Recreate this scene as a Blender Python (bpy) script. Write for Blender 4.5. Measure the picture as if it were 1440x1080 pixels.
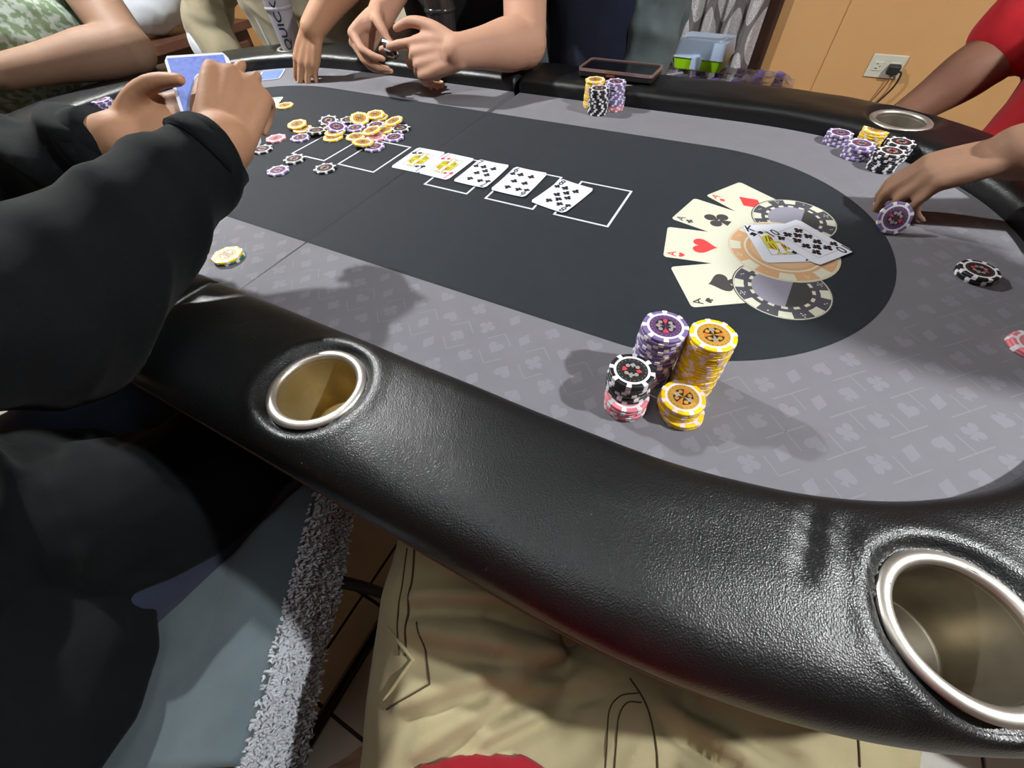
import bpy, bmesh, math, random
import numpy as np
from mathutils import Vector, Matrix
from mathutils.bvhtree import BVHTree

random.seed(7); np.random.seed(7)
for o in list(bpy.data.objects): bpy.data.objects.remove(o, do_unlink=True)
scene = bpy.context.scene
COL = scene.collection
Z0 = 0.75          # height of the felt above the floor (m); every number below is in cm from the felt plane

def W(x, y, z): return Vector((x/100.0, y/100.0, Z0 + z/100.0))

# ------------------------------------------------------------------ camera
CAMP = (78.218, -53.051, 32.586); YAW, PITCH, ROLL, FPX = -0.541347, 0.908134, -0.0691447, 568.58
fw = Vector((math.sin(YAW)*math.cos(PITCH), math.cos(YAW)*math.cos(PITCH), -math.sin(PITCH)))
rt = fw.cross(Vector((0, 0, 1))).normalized(); up = rt.cross(fw)
r2 = rt*math.cos(ROLL) + up*math.sin(ROLL); u2 = -rt*math.sin(ROLL) + up*math.cos(ROLL)
cd = bpy.data.cameras.new('camera'); cam = bpy.data.objects.new('camera', cd); COL.objects.link(cam)
cd.sensor_width = 36.0; cd.lens = FPX/1440*36.0; cd.clip_start = 0.01; cd.clip_end = 60
M = Matrix((r2, u2, -fw)).transposed().to_4x4(); M.translation = W(*CAMP); cam.matrix_world = M
scene.camera = cam

# ------------------------------------------------------------------ world, lights, exposure
world = bpy.data.worlds.new('world'); scene.world = world; world.use_nodes = True
world.node_tree.nodes['Background'].inputs[0].default_value = (0.9, 0.95, 1.0, 1)
world.node_tree.nodes['Background'].inputs[1].default_value = 0.02
LAMPS = [((186, 4, 122), 122.0), ((-92, 16, 122), 150.0)]      # two bulbs hanging over the ends of the table
FILL_PANEL = 7.0  # strength of the added overhead fill
scene.view_settings.view_transform = 'Standard'; scene.view_settings.look = 'None'
scene.view_settings.exposure = 0.0; scene.view_settings.gamma = 1.0
scene.view_settings.use_curve_mapping = False

# ------------------------------------------------------------------ helpers
def srgb(r, g, b):
    f = lambda c: (c/255/12.92) if c/255 <= 0.04045 else ((c/255+0.055)/1.055)**2.4
    return (f(r), f(g), f(b), 1)

MATS = {}
def mat(name, col, rough=0.6, metal=0.0, bump=None, vary=None, spec=0.5, sheen=0.0, trans=0.0, emit=None, alpha=1.0, coat=0.0, sss=0.0):
    """bump=(scale, strength, distance_cm)  vary=(scale, other_colour, contrast)"""
    if name in MATS: return MATS[name]
    m = bpy.data.materials.new(name); m.use_nodes = True; nt = m.node_tree; b = nt.nodes['Principled BSDF']
    b.inputs['Base Color'].default_value = col; b.inputs['Roughness'].default_value = rough; b.inputs['Metallic'].default_value = metal
    b.inputs['Specular IOR Level'].default_value = spec; b.inputs['Sheen Weight'].default_value = sheen
    b.inputs['Transmission Weight'].default_value = trans; b.inputs['Alpha'].default_value = alpha; b.inputs['Coat Weight'].default_value = coat
    if sss: b.inputs['Subsurface Weight'].default_value = sss; b.inputs['Subsurface Radius'].default_value = (.01, .004, .002); b.inputs['Subsurface Scale'].default_value = 0.6
    if emit: b.inputs['Emission Color'].default_value = emit[0]; b.inputs['Emission Strength'].default_value = emit[1]
    tc = nt.nodes.new('ShaderNodeTexCoord')
    if bump:
        n = nt.nodes.new('ShaderNodeTexNoise'); n.inputs['Scale'].default_value = bump[0]; n.inputs['Detail'].default_value = 6
        bp = nt.nodes.new('ShaderNodeBump'); bp.inputs['Strength'].default_value = bump[1]; bp.inputs['Distance'].default_value = bump[2]/100
        nt.links.new(tc.outputs['Object'], n.inputs['Vector']); nt.links.new(n.outputs[0], bp.inputs['Height']); nt.links.new(bp.outputs[0], b.inputs['Normal'])
    if vary:
        n = nt.nodes.new('ShaderNodeTexNoise'); n.inputs['Scale'].default_value = vary[0]; n.inputs['Detail'].default_value = 5
        rp = nt.nodes.new('ShaderNodeValToRGB'); c = vary[2] if len(vary) > 2 else .25
        rp.color_ramp.elements[0].position = .5-c/2; rp.color_ramp.elements[1].position = .5+c/2
        rp.color_ramp.elements[0].color = col; rp.color_ramp.elements[1].color = vary[1]
        nt.links.new(tc.outputs['Object'], n.inputs['Vector']); nt.links.new(n.outputs[0], rp.inputs[0]); nt.links.new(rp.outputs[0], b.inputs['Base Color'])
    MATS[name] = m; return m

def link(o, parent=None):
    COL.objects.link(o)
    if parent is not None: o.parent = parent
    return o
def tag(o, label, cat, group=None):
    o['label'] = label; o['category'] = cat
    if group: o['group'] = group
    return o
def structure(o): o['kind'] = 'structure'; return o
def thing(name, label, cat, loc=(0, 0, 0), rotz=0.0, group=None):
    o = bpy.data.objects.new(name, None); o.empty_display_size = .03; COL.objects.link(o)
    o.location = W(*loc); o.rotation_euler = (0, 0, rotz); o['loc'] = list(loc)
    return tag(o, label, cat, group)
def mesh_data(name, verts, faces, mats, idx=None, smooth=False):
    me = bpy.data.meshes.new(name); me.from_pydata([tuple(v) for v in verts], [], [tuple(f) for f in faces])
    for m in (mats if isinstance(mats, (list, tuple)) else [mats]): me.materials.append(m)
    if idx is not None: me.polygons.foreach_set('material_index', idx)
    if smooth: me.polygons.foreach_set('use_smooth', [True]*len(me.polygons))
    me.validate(); me.update(); return me
def put(name, verts, faces, mats, parent=None, idx=None, smooth=False, local=False):
    """verts in cm.  local=False: felt coordinates (the parent's location is taken off); local=True: coordinates of the parent/object"""
    v = np.array(verts, float).reshape(-1, 3)/100.0
    if not local:
        if parent is not None:
            p = parent; off = np.zeros(3)
            while p is not None: off += np.array(p.location); p = p.parent
            v = v + np.array([0, 0, Z0]) - off
        else: v = v + np.array([0, 0, Z0])
    o = bpy.data.objects.new(name, mesh_data(name, v, faces, mats, idx, smooth)); return link(o, parent)
def centre_origin(o):
    """put a single-mesh thing's origin at the bottom centre of its bounds"""
    me = o.data; co = np.empty(len(me.vertices)*3); me.vertices.foreach_get('co', co); co = co.reshape(-1, 3)
    c = (co.min(0)+co.max(0))/2; c[2] = co[:, 2].min()
    me.vertices.foreach_set('co', (co-c).ravel()); o.location = Vector(o.location)+Vector(c); me.update(); return o
def bevel(o, w=.1, seg=2):
    m = o.modifiers.new('bevel', 'BEVEL'); m.width = w/100; m.segments = seg; m.limit_method = 'ANGLE'; return o

def box(x0, x1, y0, y1, z0, z1):
    v = [(x0, y0, z0), (x1, y0, z0), (x1, y1, z0), (x0, y1, z0), (x0, y0, z1), (x1, y0, z1), (x1, y1, z1), (x0, y1, z1)]
    return v, [(0, 3, 2, 1), (4, 5, 6, 7), (0, 1, 5, 4), (1, 2, 6, 5), (2, 3, 7, 6), (3, 0, 4, 7)]
def merge(shapes):
    V, F, n = [], [], 0
    for v, f in shapes:
        V += [tuple(p) for p in v]; F += [tuple(i+n for i in q) for q in f]; n += len(v)
    return V, F
def lathe(prof, n=32, c=(0, 0, 0), cap=True):
    """profile of (radius, z) from bottom to top"""
    V, F = [], []
    for r, z in prof:
        for k in range(n):
            a = 2*math.pi*k/n; V.append((c[0]+r*math.cos(a), c[1]+r*math.sin(a), c[2]+z))
    for i in range(len(prof)-1):
        for k in range(n):
            F.append((i*n+k, i*n+(k+1) % n, (i+1)*n+(k+1) % n, (i+1)*n+k))
    if cap:
        F.append(tuple(reversed(range(n)))); F.append(tuple((len(prof)-1)*n+k for k in range(n)))
    return V, F
def cr(pts, sub):
    """Catmull-Rom through rows of pts"""
    p = np.array(pts, float)
    if len(p) < 3: 
        t = np.linspace(0, 1, sub+1)[:, None]; return p[0]*(1-t)+p[-1]*t
    q = np.vstack([2*p[0]-p[1], p, 2*p[-1]-p[-2]]); out = []
    for i in range(1, len(q)-2):
        for k in range(sub):
            t = k/sub
            out.append(.5*((2*q[i])+(-q[i-1]+q[i+1])*t+(2*q[i-1]-5*q[i]+4*q[i+1]-q[i+2])*t*t+(-q[i-1]+3*q[i]-3*q[i+1]+q[i+2])*t**3))
    out.append(p[-1]); return np.array(out)
def tube(pts, n=12, sub=5, side=None, caps=True):
    """rows (x,y,z,r) or (x,y,z,ra,rb) with ra measured along the vector side"""
    p = np.array([list(q) if len(q) == 5 else list(q)+[q[3]] for q in pts], float); p = cr(p, sub)
    C = p[:, :3]; T = np.gradient(C, axis=0); T /= np.linalg.norm(T, axis=1)[:, None]+1e-9
    V, F = [], []; prev = None
    rows = []
    if caps:
        for s in (.35, .75, .94): rows.append((C[0]-T[0]*p[0, 3:5].mean()*math.sqrt(max(0, 1-s*s)), T[0], p[0, 3]*s, p[0, 4]*s))
    for i in range(len(C)): rows.append((C[i], T[i], p[i, 3], p[i, 4]))
    if caps:
        for s in (.94, .75, .35): rows.append((C[-1]+T[-1]*p[-1, 3:5].mean()*math.sqrt(max(0, 1-s*s)), T[-1], p[-1, 3]*s, p[-1, 4]*s))
    for c, t, ra, rb in rows:
        s = np.array(side, float) if side is not None else (prev if prev is not None else (np.array([0, 0, 1.]) if abs(t[2]) < .9 else np.array([1., 0, 0])))
        s = s - t*(s@t); s /= np.linalg.norm(s)+1e-9; prev = s; b = np.cross(t, s)
        for k in range(n):
            a = 2*math.pi*k/n; V.append(tuple(c+s*ra*math.cos(a)+b*rb*math.sin(a)))
    m = len(rows)
    for i in range(m-1):
        for k in range(n): F.append((i*n+k, i*n+(k+1) % n, (i+1)*n+(k+1) % n, (i+1)*n+k))
    F.append(tuple(reversed(range(n)))); F.append(tuple((m-1)*n+k for k in range(n)))
    return V, F
def ell(c, r, rot=None, n=16, m=10):
    V, F = [], []; R = np.array(rot) if rot is not None else np.eye(3)
    V.append(np.array([0, 0, -1.])*r)
    for i in range(1, m):
        th = -math.pi/2+math.pi*i/m
        for k in range(n):
            a = 2*math.pi*k/n; V.append(np.array([math.cos(th)*math.cos(a), math.cos(th)*math.sin(a), math.sin(th)])*r)
    V.append(np.array([0, 0, 1.])*r)
    for k in range(n): F.append((0, 1+(k+1) % n, 1+k))
    for i in range(m-2):
        for k in range(n): F.append((1+i*n+k, 1+i*n+(k+1) % n, 1+(i+1)*n+(k+1) % n, 1+(i+1)*n+k))
    e = len(V)-1
    for k in range(n): F.append((e, 1+(m-2)*n+k, 1+(m-2)*n+(k+1) % n))
    return [tuple(R@v+np.array(c)) for v in V], F
def evaluated(o):
    dg = bpy.context.evaluated_depsgraph_get(); dg.update()
    return bpy.data.meshes.new_from_object(o.evaluated_get(dg))
def blob(name, shapes, voxel, mt, parent, smooth=6, warp=None):
    """closed shapes fused into ONE continuous skin"""
    V, F = merge(shapes)
    o = put(name, V, F, mt, parent)
    r = o.modifiers.new('r', 'REMESH'); r.mode = 'VOXEL'; r.voxel_size = voxel/100; r.use_smooth_shade = True
    s = o.modifiers.new('s', 'SMOOTH'); s.factor = .5; s.iterations = smooth
    me = evaluated(o); o.modifiers.clear(); old = o.data; o.data = me; bpy.data.meshes.remove(old); me.name = name
    if warp:
        n = len(me.vertices); co = np.empty(n*3); me.vertices.foreach_get('co', co); no = np.empty(n*3); me.vertices.foreach_get('normal', no)
        co = co.reshape(-1, 3); no = no.reshape(-1, 3)
        p = parent; off = np.zeros(3)
        while p is not None: off += np.array(p.location); p = p.parent
        wc = (co+off-np.array([0, 0, Z0]))*100
        d = warp(wc, no); me.vertices.foreach_set('co', (co+no*d[:, None]/100).ravel()); me.update()
    if not me.materials: me.materials.append(mt)
    me.polygons.foreach_set('use_smooth', [True]*len(me.polygons))
    return o
def folds(dirv, pitch, amp, seed=0, sharp=2.0):
    """cloth folds: ridges running across dirv, bent by slow waves"""
    rs = np.random.RandomState(seed); d = np.array(dirv, float); d /= np.linalg.norm(d); A = rs.randn(3, 3)*.16; ph = rs.rand(4)*6.28
    def f(p, n):
        w = np.sin(p@A[0]+ph[0])*1.2+np.sin(p@A[1]*1.7+ph[1])*.7
        t = p@d/pitch*6.283+w*1.3
        g = .5+.5*np.sin(t); h = g**sharp
        m = .5+.5*np.sin(p@A[2]*.8+ph[2])
        return amp*(h-.4)*m
    return f
def addf(*fs): return lambda p, n: sum(f(p, n) for f in fs)

# text and suit outlines -------------------------------------------------------------------------
_txt = {}
def glyphs(s):
    if s not in _txt:
        cu = bpy.data.curves.new('t', 'FONT'); cu.body = s; cu.size = 1; cu.align_x = 'CENTER'; cu.align_y = 'CENTER'; cu.resolution_u = 3; cu.offset = .012
        o = bpy.data.objects.new('t', cu); COL.objects.link(o); me = evaluated(o)
        V = [tuple(v.co) for v in me.vertices]; F = [tuple(p.vertices) for p in me.polygons]
        bpy.data.objects.remove(o); bpy.data.meshes.remove(me); bpy.data.curves.remove(cu)
        a = np.array(V); c = (a.min(0)+a.max(0))/2; h = (a.max(0)-a.min(0))[1]
        _txt[s] = ((a-c)/h, F)          # height 1, centred
    return _txt[s]
def disc2(cx, cy, r, n=14): return [(cx+r*math.cos(2*math.pi*k/n), cy+r*math.sin(2*math.pi*k/n)) for k in range(n)]
def suit(kind):
    """list of outlines, about 1 high, upright"""
    if kind == 'diamond': return [[(0, -.55), (.38, 0), (0, .55), (-.38, 0)]]
    heart = []
    for k in range(28):
        t = 2*math.pi*k/28; heart.append((16*math.sin(t)**3/34, (13*math.cos(t)-5*math.cos(2*t)-2*math.cos(3*t)-math.cos(4*t))/32+.08))
    heart = heart[::-1]
    if kind == 'heart': return [heart]
    stem = [(-.2, -.52), (.2, -.52), (.04, -.1), (-.04, -.1)]
    if kind == 'spade': return [[(x, -y*.85+.1) for x, y in heart][::-1], stem]
    return [disc2(0, .28, .23), disc2(-.28, -.1, .23), disc2(.28, -.1, .23), disc2(0, .03, .1), stem]
def flat(outlines, z=0.0, s=1.0, rot=0.0, at=(0, 0)):
    V, F = [], []; c, sn = math.cos(rot), math.sin(rot)
    for ol in outlines:
        n = len(V); zz = z+.001*len(F); V += [(at[0]+s*(x*c-y*sn), at[1]+s*(x*sn+y*c), zz) for x, y in ol]; F.append(tuple(range(n, n+len(ol))))
    return V, F
def flat_text(t, z=0.0, h=1.0, rot=0.0, at=(0, 0), wx=1.0):
    a, F = glyphs(t); c, sn = math.cos(rot), math.sin(rot)
    return [(at[0]+h*(x*wx*c-y*sn), at[1]+h*(x*wx*sn+y*c), z) for x, y, _ in a], F
def multi(name, groups, parent, local=True, smooth=False):
    """groups: list of (material, [shapes]) joined into one printed mesh"""
    V, F, I, ms = [], [], [], []
    for k, (m, shapes) in enumerate(groups):
        v, f = merge(shapes); n = len(V); V += v; F += [tuple(i+n for i in q) for q in f]; I += [k]*len(f); ms.append(m)
    return put(name, V, F, ms, parent, I, smooth, local)
def rrect(w, h, r, n=4):
    out = []
    for cx, cy, a0 in ((w/2-r, h/2-r, 0), (-w/2+r, h/2-r, 90), (-w/2+r, -h/2+r, 180), (w/2-r, -h/2+r, 270)):
        for k in range(n+1):
            a = math.radians(a0+90*k/n); out.append((cx+r*math.cos(a), cy+r*math.sin(a)))
    return out
def extrude(outline, z0, z1):
    n = len(outline); V = [(x, y, z0) for x, y in outline]+[(x, y, z1) for x, y in outline]
    F = [tuple(reversed(range(n))), tuple(range(n, 2*n))]+[(k, (k+1) % n, n+(k+1) % n, n+k) for k in range(n)]
    return V, F

# ------------------------------------------------------------------ materials
m_wall = mat('orange_paint', srgb(206, 160, 106), .75, bump=(90, .15, .2), vary=(3, srgb(200, 152, 98), .5))
m_cream = mat('cream_paint', srgb(216, 205, 182), .6)
m_ceil = mat('ceiling_paint', srgb(165, 163, 158), .9)
m_terra = mat('terracotta_paint', srgb(128, 92, 64), .8)
m_lampw = mat('lamp_enamel', srgb(225, 222, 215), .4)
m_tile = mat('ceramic_tile', srgb(204, 201, 192), .34, vary=(14, srgb(190, 186, 176), .5))
m_grout = mat('grout', srgb(62, 56, 50), .9)
m_brown = mat('dark_wood', srgb(66, 40, 26), .45, vary=(9, srgb(48, 29, 20), .5))
m_wood2 = mat('wood_brown', srgb(96, 62, 44), .5, vary=(9, srgb(74, 46, 34), .5))
m_greyfelt = mat('grey_speed_cloth', srgb(110, 109, 115), .8, bump=(700, .25, .03), vary=(30, srgb(103, 102, 108), .6), sheen=.15)
m_greyprint = mat('pale_grey_print', srgb(118, 117, 124), .8, sheen=.15)
m_blackfelt = mat('black_speed_cloth', srgb(28, 35, 41), .78, bump=(700, .25, .03), vary=(60, srgb(24, 29, 34), .7), sheen=.06, spec=.2)
m_whiteprint = mat('white_print', srgb(208, 211, 216), .7)
m_creamprint = mat('cream_print', srgb(206, 206, 186), .7)
m_redprint = mat('red_print', srgb(226, 62, 62), .7)
m_darkprint = mat('charcoal_print', srgb(58, 58, 56), .7)
m_ringprint = mat('dark_grey_print', srgb(70, 70, 78), .7)
m_lavprint = mat('grey_lavender_print', srgb(140, 138, 152), .7)
m_orangeprint = mat('tan_orange_print', srgb(200, 158, 116), .7)
m_orange2 = mat('pale_tan_print', srgb(206, 172, 134), .7)
m_cardwhite = mat('card_stock', srgb(222, 226, 236), .35)
m_cardblack = mat('card_black_ink', srgb(22, 22, 28), .4)
m_cardred = mat('card_red_ink', srgb(206, 32, 52), .4)
m_cardyellow = mat('card_yellow_ink', srgb(205, 198, 60), .4)
m_cardblue = mat('card_back_blue', srgb(92, 116, 204), .4, vary=(220, srgb(120, 142, 216), .4))
m_steel = mat('brushed_steel', srgb(212, 210, 204), .42, metal=.9, vary=(40, srgb(178, 170, 155), .6))
m_steel_in = mat('stained_steel', srgb(186, 180, 166), .38, metal=.88, vary=(25, srgb(150, 141, 120), .5))
m_brass_in = mat('brassy_stained_steel', srgb(206, 190, 142), .4, metal=.75, vary=(25, srgb(170, 146, 92), .5))
m_blackmetal = mat('black_metal', srgb(28, 27, 27), .4, metal=.6)
m_board = mat('table_board', srgb(92, 76, 66), .7)
m_plastic = mat('clear_plastic', (.95, .97, 1, 1), .12, trans=.9, spec=.5)

def leather():
    m = bpy.data.materials.new('black_leatherette'); m.use_nodes = True; nt = m.node_tree; b = nt.nodes['Principled BSDF']
    b.inputs['Base Color'].default_value = srgb(14, 16, 17); b.inputs['Roughness'].default_value = .37; b.inputs['Specular IOR Level'].default_value = .5
    tc = nt.nodes.new('ShaderNodeTexCoord')
    v = nt.nodes.new('ShaderNodeTexVoronoi'); v.inputs['Scale'].default_value = 850; v.feature = 'F1'
    n = nt.nodes.new('ShaderNodeTexNoise'); n.inputs['Scale'].default_value = 90; n.inputs['Detail'].default_value = 4
    n2 = nt.nodes.new('ShaderNodeTexNoise'); n2.inputs['Scale'].default_value = 700; n2.inputs['Detail'].default_value = 2
    a = nt.nodes.new('ShaderNodeMath'); a.operation = 'MULTIPLY_ADD'; a.inputs[1].default_value = .8
    b1 = nt.nodes.new('ShaderNodeBump'); b1.inputs['Strength'].default_value = .55; b1.inputs['Distance'].default_value = .0004
    b2 = nt.nodes.new('ShaderNodeBump'); b2.inputs['Strength'].default_value = .22; b2.inputs['Distance'].default_value = .0012
    for x in (v, n, n2): nt.links.new(tc.outputs['Object'], x.inputs['Vector'])
    nt.links.new(v.outputs['Distance'], a.inputs[0]); nt.links.new(n2.outputs[0], a.inputs[2])
    nt.links.new(a.outputs[0], b1.inputs['Height']); nt.links.new(n.outputs[0], b2.inputs['Height']); nt.links.new(b1.outputs[0], b2.inputs['Normal']); nt.links.new(b2.outputs[0], b.inputs['Normal'])
    return m
m_leather = leather()

# ------------------------------------------------------------------ room
XL, XR, YN, YF, ZF, ZC = -235, 330, -260, 195, -75, 172
def quadwall(name, v, f, m): return structure(put(name, v, f, m))
ow = quadwall('wall_far', *box(XL, XR, YF, YF+10, ZF, ZC), m_wall)
structure(put('wall_pilaster', *box(93.3, XR, YF-.8, YF-.01, ZF, ZC), m_wall)).name = 'trim_1'
quadwall('wall_right', *box(XR, XR+10, YN, YF, ZF, ZC), m_terra)
quadwall('wall_left', *box(XL-10, XL, YN, YF, ZF, ZC), m_wall)
quadwall('wall_near', *box(XL, XR, YN-10, YN, ZF, ZC), m_terra)
quadwall('ceiling', *box(XL, XR, YN, YF, ZC, ZC+10), m_ceil)
floor = quadwall('floor', *box(XL, XR, YN, YF, ZF-6, ZF-.35), m_grout)
# floor tiles: real slabs with recessed joints
TP, TX, TY = 20.75, 32.7, -75.2
tv, tf = box(-TP/2+.38, TP/2-.38, -TP/2+.38, TP/2-.38, -.4, 0)
tile_me = mesh_data('tile', np.array(tv)/100, tf, m_tile)
cells = []
for i in range(-14, 16):
    for j in range(-10, 14):
        x, y = TX+(i+.5)*TP, TY+(j+.5)*TP
        if XL+10 < x < XR-10 and YN+10 < y < YF-10: cells.append((math.hypot(x-70, y+75), x, y))
cells.sort()
for d, x, y in cells[:280]:
    t = bpy.data.objects.new('tile', tile_me); link(t, floor); t.location = W(x, y, ZF)
rest = merge([([(a+x, b+y, c+ZF) for a, b, c in tv], tf) for d, x, y in cells[280:]])
t = put('tile_field', *rest, m_tile, floor); t['kind'] = 'stuff'
for nm, bx in (('baseboard_far', box(XL, 64, YF-1.2, YF-.01, ZF, ZF+8)), ('baseboard_right', box(XR-1.2, XR-.01, YN, YF, ZF, ZF+8))):
    structure(put(nm, *bx, m_brown))
# cream door in the far wall
dr = structure(put('door_1', *box(-194, -96, YF-4, YF-.02, ZF+.1, 128), m_cream))
for z0, z1 in ((-66, 10), (18, 118)):
    for x0, x1 in ((-186, -149), (-141, -104)): bevel(put('panel', *box(x0, x1, YF-4.8, YF-3.9, z0, z1), m_cream, dr), .5)
put('door_handle', *tube([(-192, YF-9, 25, 1), (-183, YF-9, 25, 1)]), m_steel, dr, smooth=True)
# dark timber frame beside the curtain
structure(bevel(put('trim_2', *box(64.6, 70.2, YF-4, YF-.02, ZF+.1, 130), m_brown), .4))
structure(put('trim_3', *box(22.5, 64.5, YF-4, YF-.02, 124, 130), m_brown))

def curtain():
    m = bpy.data.materials.new('patterned_curtain'); m.use_nodes = True; nt = m.node_tree; b = nt.nodes['Principled BSDF']; b.inputs['Roughness'].default_value = .85
    tc = nt.nodes.new('ShaderNodeTexCoord'); sep = nt.nodes.new('ShaderNodeSeparateXYZ'); nt.links.new(tc.outputs['UV'], sep.inputs[0])
    def math_(op, a, bb=None):
        n = nt.nodes.new('ShaderNodeMath'); n.operation = op
        for i, x in enumerate((a, bb)):
            if x is None: continue
            if isinstance(x, (int, float)): n.inputs[i].default_value = x
            else: nt.links.new(x, n.inputs[i])
        return n.outputs[0]
    # ogee medallions: |cos| wave bands with lace noise inside
    u, v = sep.outputs[0], sep.outputs[1]
    cu = math_('COSINE', math_('MULTIPLY', u, 6.283*4)); cv = math_('COSINE', math_('MULTIPLY', v, 6.283*7))
    s = math_('ABSOLUTE', math_('ADD', cu, cv)); body = math_('GREATER_THAN', s, .45)
    no = nt.nodes.new('ShaderNodeTexNoise'); no.inputs['Scale'].default_value = 160; no.inputs['Detail'].default_value = 3; no.inputs['Distortion'].default_value = 2.5
    nt.links.new(tc.outputs['Object'], no.inputs['Vector'])
    lace = nt.nodes.new('ShaderNodeValToRGB'); lace.color_ramp.elements[0].position = .42; lace.color_ramp.elements[1].position = .55
    lace.color_ramp.elements[0].color = srgb(150, 146, 146); lace.color_ramp.elements[1].color = srgb(206, 204, 206); nt.links.new(no.outputs[0], lace.inputs[0])
    mx = nt.nodes.new('ShaderNodeMix'); mx.data_type = 'RGBA'; mx.inputs[6].default_value = srgb(112, 106, 106)
    nt.links.new(body, mx.inputs[0]); nt.links.new(lace.outputs[0], mx.inputs[7]); nt.links.new(mx.outputs[2], b.inputs['Base Color']); return m
nx, nz = 110, 40; V, F, UV = [], [], []
for j in range(nz+1):
    for i in range(nx+1):
        x = 23.5+41.5*i/nx; z = ZF+3+(122-ZF-3)*j/nz
        V.append((x, YF-9+2.6*math.sin(i/nx*6.283*5.2+.3*math.sin(j*.1))+.8*math.sin(i*.7+1), z)); UV.append((i/nx, j/nz))
for j in range(nz):
    for i in range(nx): a = j*(nx+1)+i; F.append((a, a+1, a+nx+2, a+nx+1))
cu = put('curtain', V, F, curtain(), smooth=True); uvl = cu.data.uv_layers.new(name='UVMap')
for l in cu.data.loops: uvl.data[l.index].uv = UV[l.vertex_index]
so = cu.modifiers.new('t', 'SOLIDIFY'); so.thickness = .002
tag(centre_origin(cu), 'grey and white ogee-patterned curtain hanging beside the brown frame', 'curtain')

# electrical outlet on the wall
oy = YF-.8
ot = thing('electrical_outlet', 'pale electrical outlet plate set sideways on the orange wall', 'outlet', (115.2, oy, -23.6))
m_plate = mat('outlet_plate', srgb(206, 203, 186), .4)
bevel(put('plate', *box(109.3, 121.1, oy-.7, oy-.01, -27.4, -19.9), m_plate, ot), .25)
for cx in (112.4, 118):
    f = put('socket', *box(cx-1.7, cx+1.7, oy-1.0, oy-.6, -25.2, -22.1), m_plate, ot); bevel(f, .5)
    put('slot', *merge([box(cx-.7, cx+.2, oy-1.05, oy-.95, -24.5, -24.25), box(cx-.7, cx+.1, oy-1.05, oy-.95, -23.05, -22.8), box(cx+.6, cx+1.0, oy-1.05, oy-.95, -23.8, -23.5)]), mat('slot_black', srgb(30, 28, 26), .6), f)
m_rub = mat('black_rubber', srgb(24, 22, 22), .55)
pl = thing('power_plug', 'black plug with its cords in the right socket of the outlet', 'plug', (118, oy-1, -24))
bevel(put('plug_body', *box(115.9, 120, oy-4.4, oy-1.06, -25.4, -22.4), m_rub, pl), .5)
put('cord', *tube([(119.8, oy-3, -24.2, .33), (121.2, oy-3.4, -25.2, .33), (121, oy-3, -30, .33), (118, oy-2.6, -37, .33), (115, oy-2.4, -46, .33), (114, oy-2.4, -60, .33), (116, oy-4, -74.4, .33)], n=8), m_rub, pl, smooth=True)
put('cord', *tube([(118.5, oy-3, -25.2, .25), (118.4, oy-2.6, -28, .25), (117, oy-2, -34, .25), (113.5, oy-1.6, -43, .25), (111.5, oy-1.6, -60, .25), (110, oy-4, -74.4, .25)], n=8), mat('brown_cord', srgb(120, 80, 50), .5), pl, smooth=True)

# pendant lamps (above the frame) that light the table
for k, (p, pw) in enumerate(LAMPS):
    side = 'red-shirted' if k == 0 else 'floral-shirted'
    lt = thing('pendant_lamp', 'white pendant lamp hanging above the %s end of the table' % side, 'lamp', (p[0], p[1], p[2]), group='pendant lamps')
    put('cord', *tube([(p[0], p[1], p[2]+13, .3), (p[0], p[1], ZC, .3)], n=8), m_rub, lt)
    put('lamp_shade', *lathe([(10, -3.2), (9.2, 3), (6.5, 9), (2, 12.6), (.05, 12.8), (.05, 13.2), (2.2, 13.1), (6.9, 9.4), (9.6, 3.2), (10.4, -3.2), (10, -3.2)], c=p, cap=False), m_lampw, lt, smooth=True)  # unseen dome, shaped to keep bulb light off the ceiling and walls
    put('bulb_socket', *lathe([(1.2, 7), (1.6, 9), (1.4, 12.7)], c=p), m_ceil, lt, smooth=True)
    ld = bpy.data.lights.new('bulb', 'POINT'); ld.energy = pw; ld.shadow_soft_size = .03; ld.color = (.97, .99, 1.0)
    lo = bpy.data.objects.new('bulb', ld); link(lo, lt)
# added fill panel, unseen, brightening the floor, hoodie and lap
ct = thing('fill_light_panel', 'flat white fill light panel added under the ceiling, out of view', 'lamp', (40, -60, ZC-3))
put('fill_panel_housing', *box(0, 80, -100, -20, ZC-2.9, ZC-.1), m_ceil, ct)
al = bpy.data.lights.new('fill_panel_light', 'AREA'); al.size = .78; al.energy = FILL_PANEL; al.color = (.93, .97, 1.0)
ao = bpy.data.objects.new('fill_panel_light', al); link(ao, ct); ao.location = (0, 0, -.005)

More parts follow.
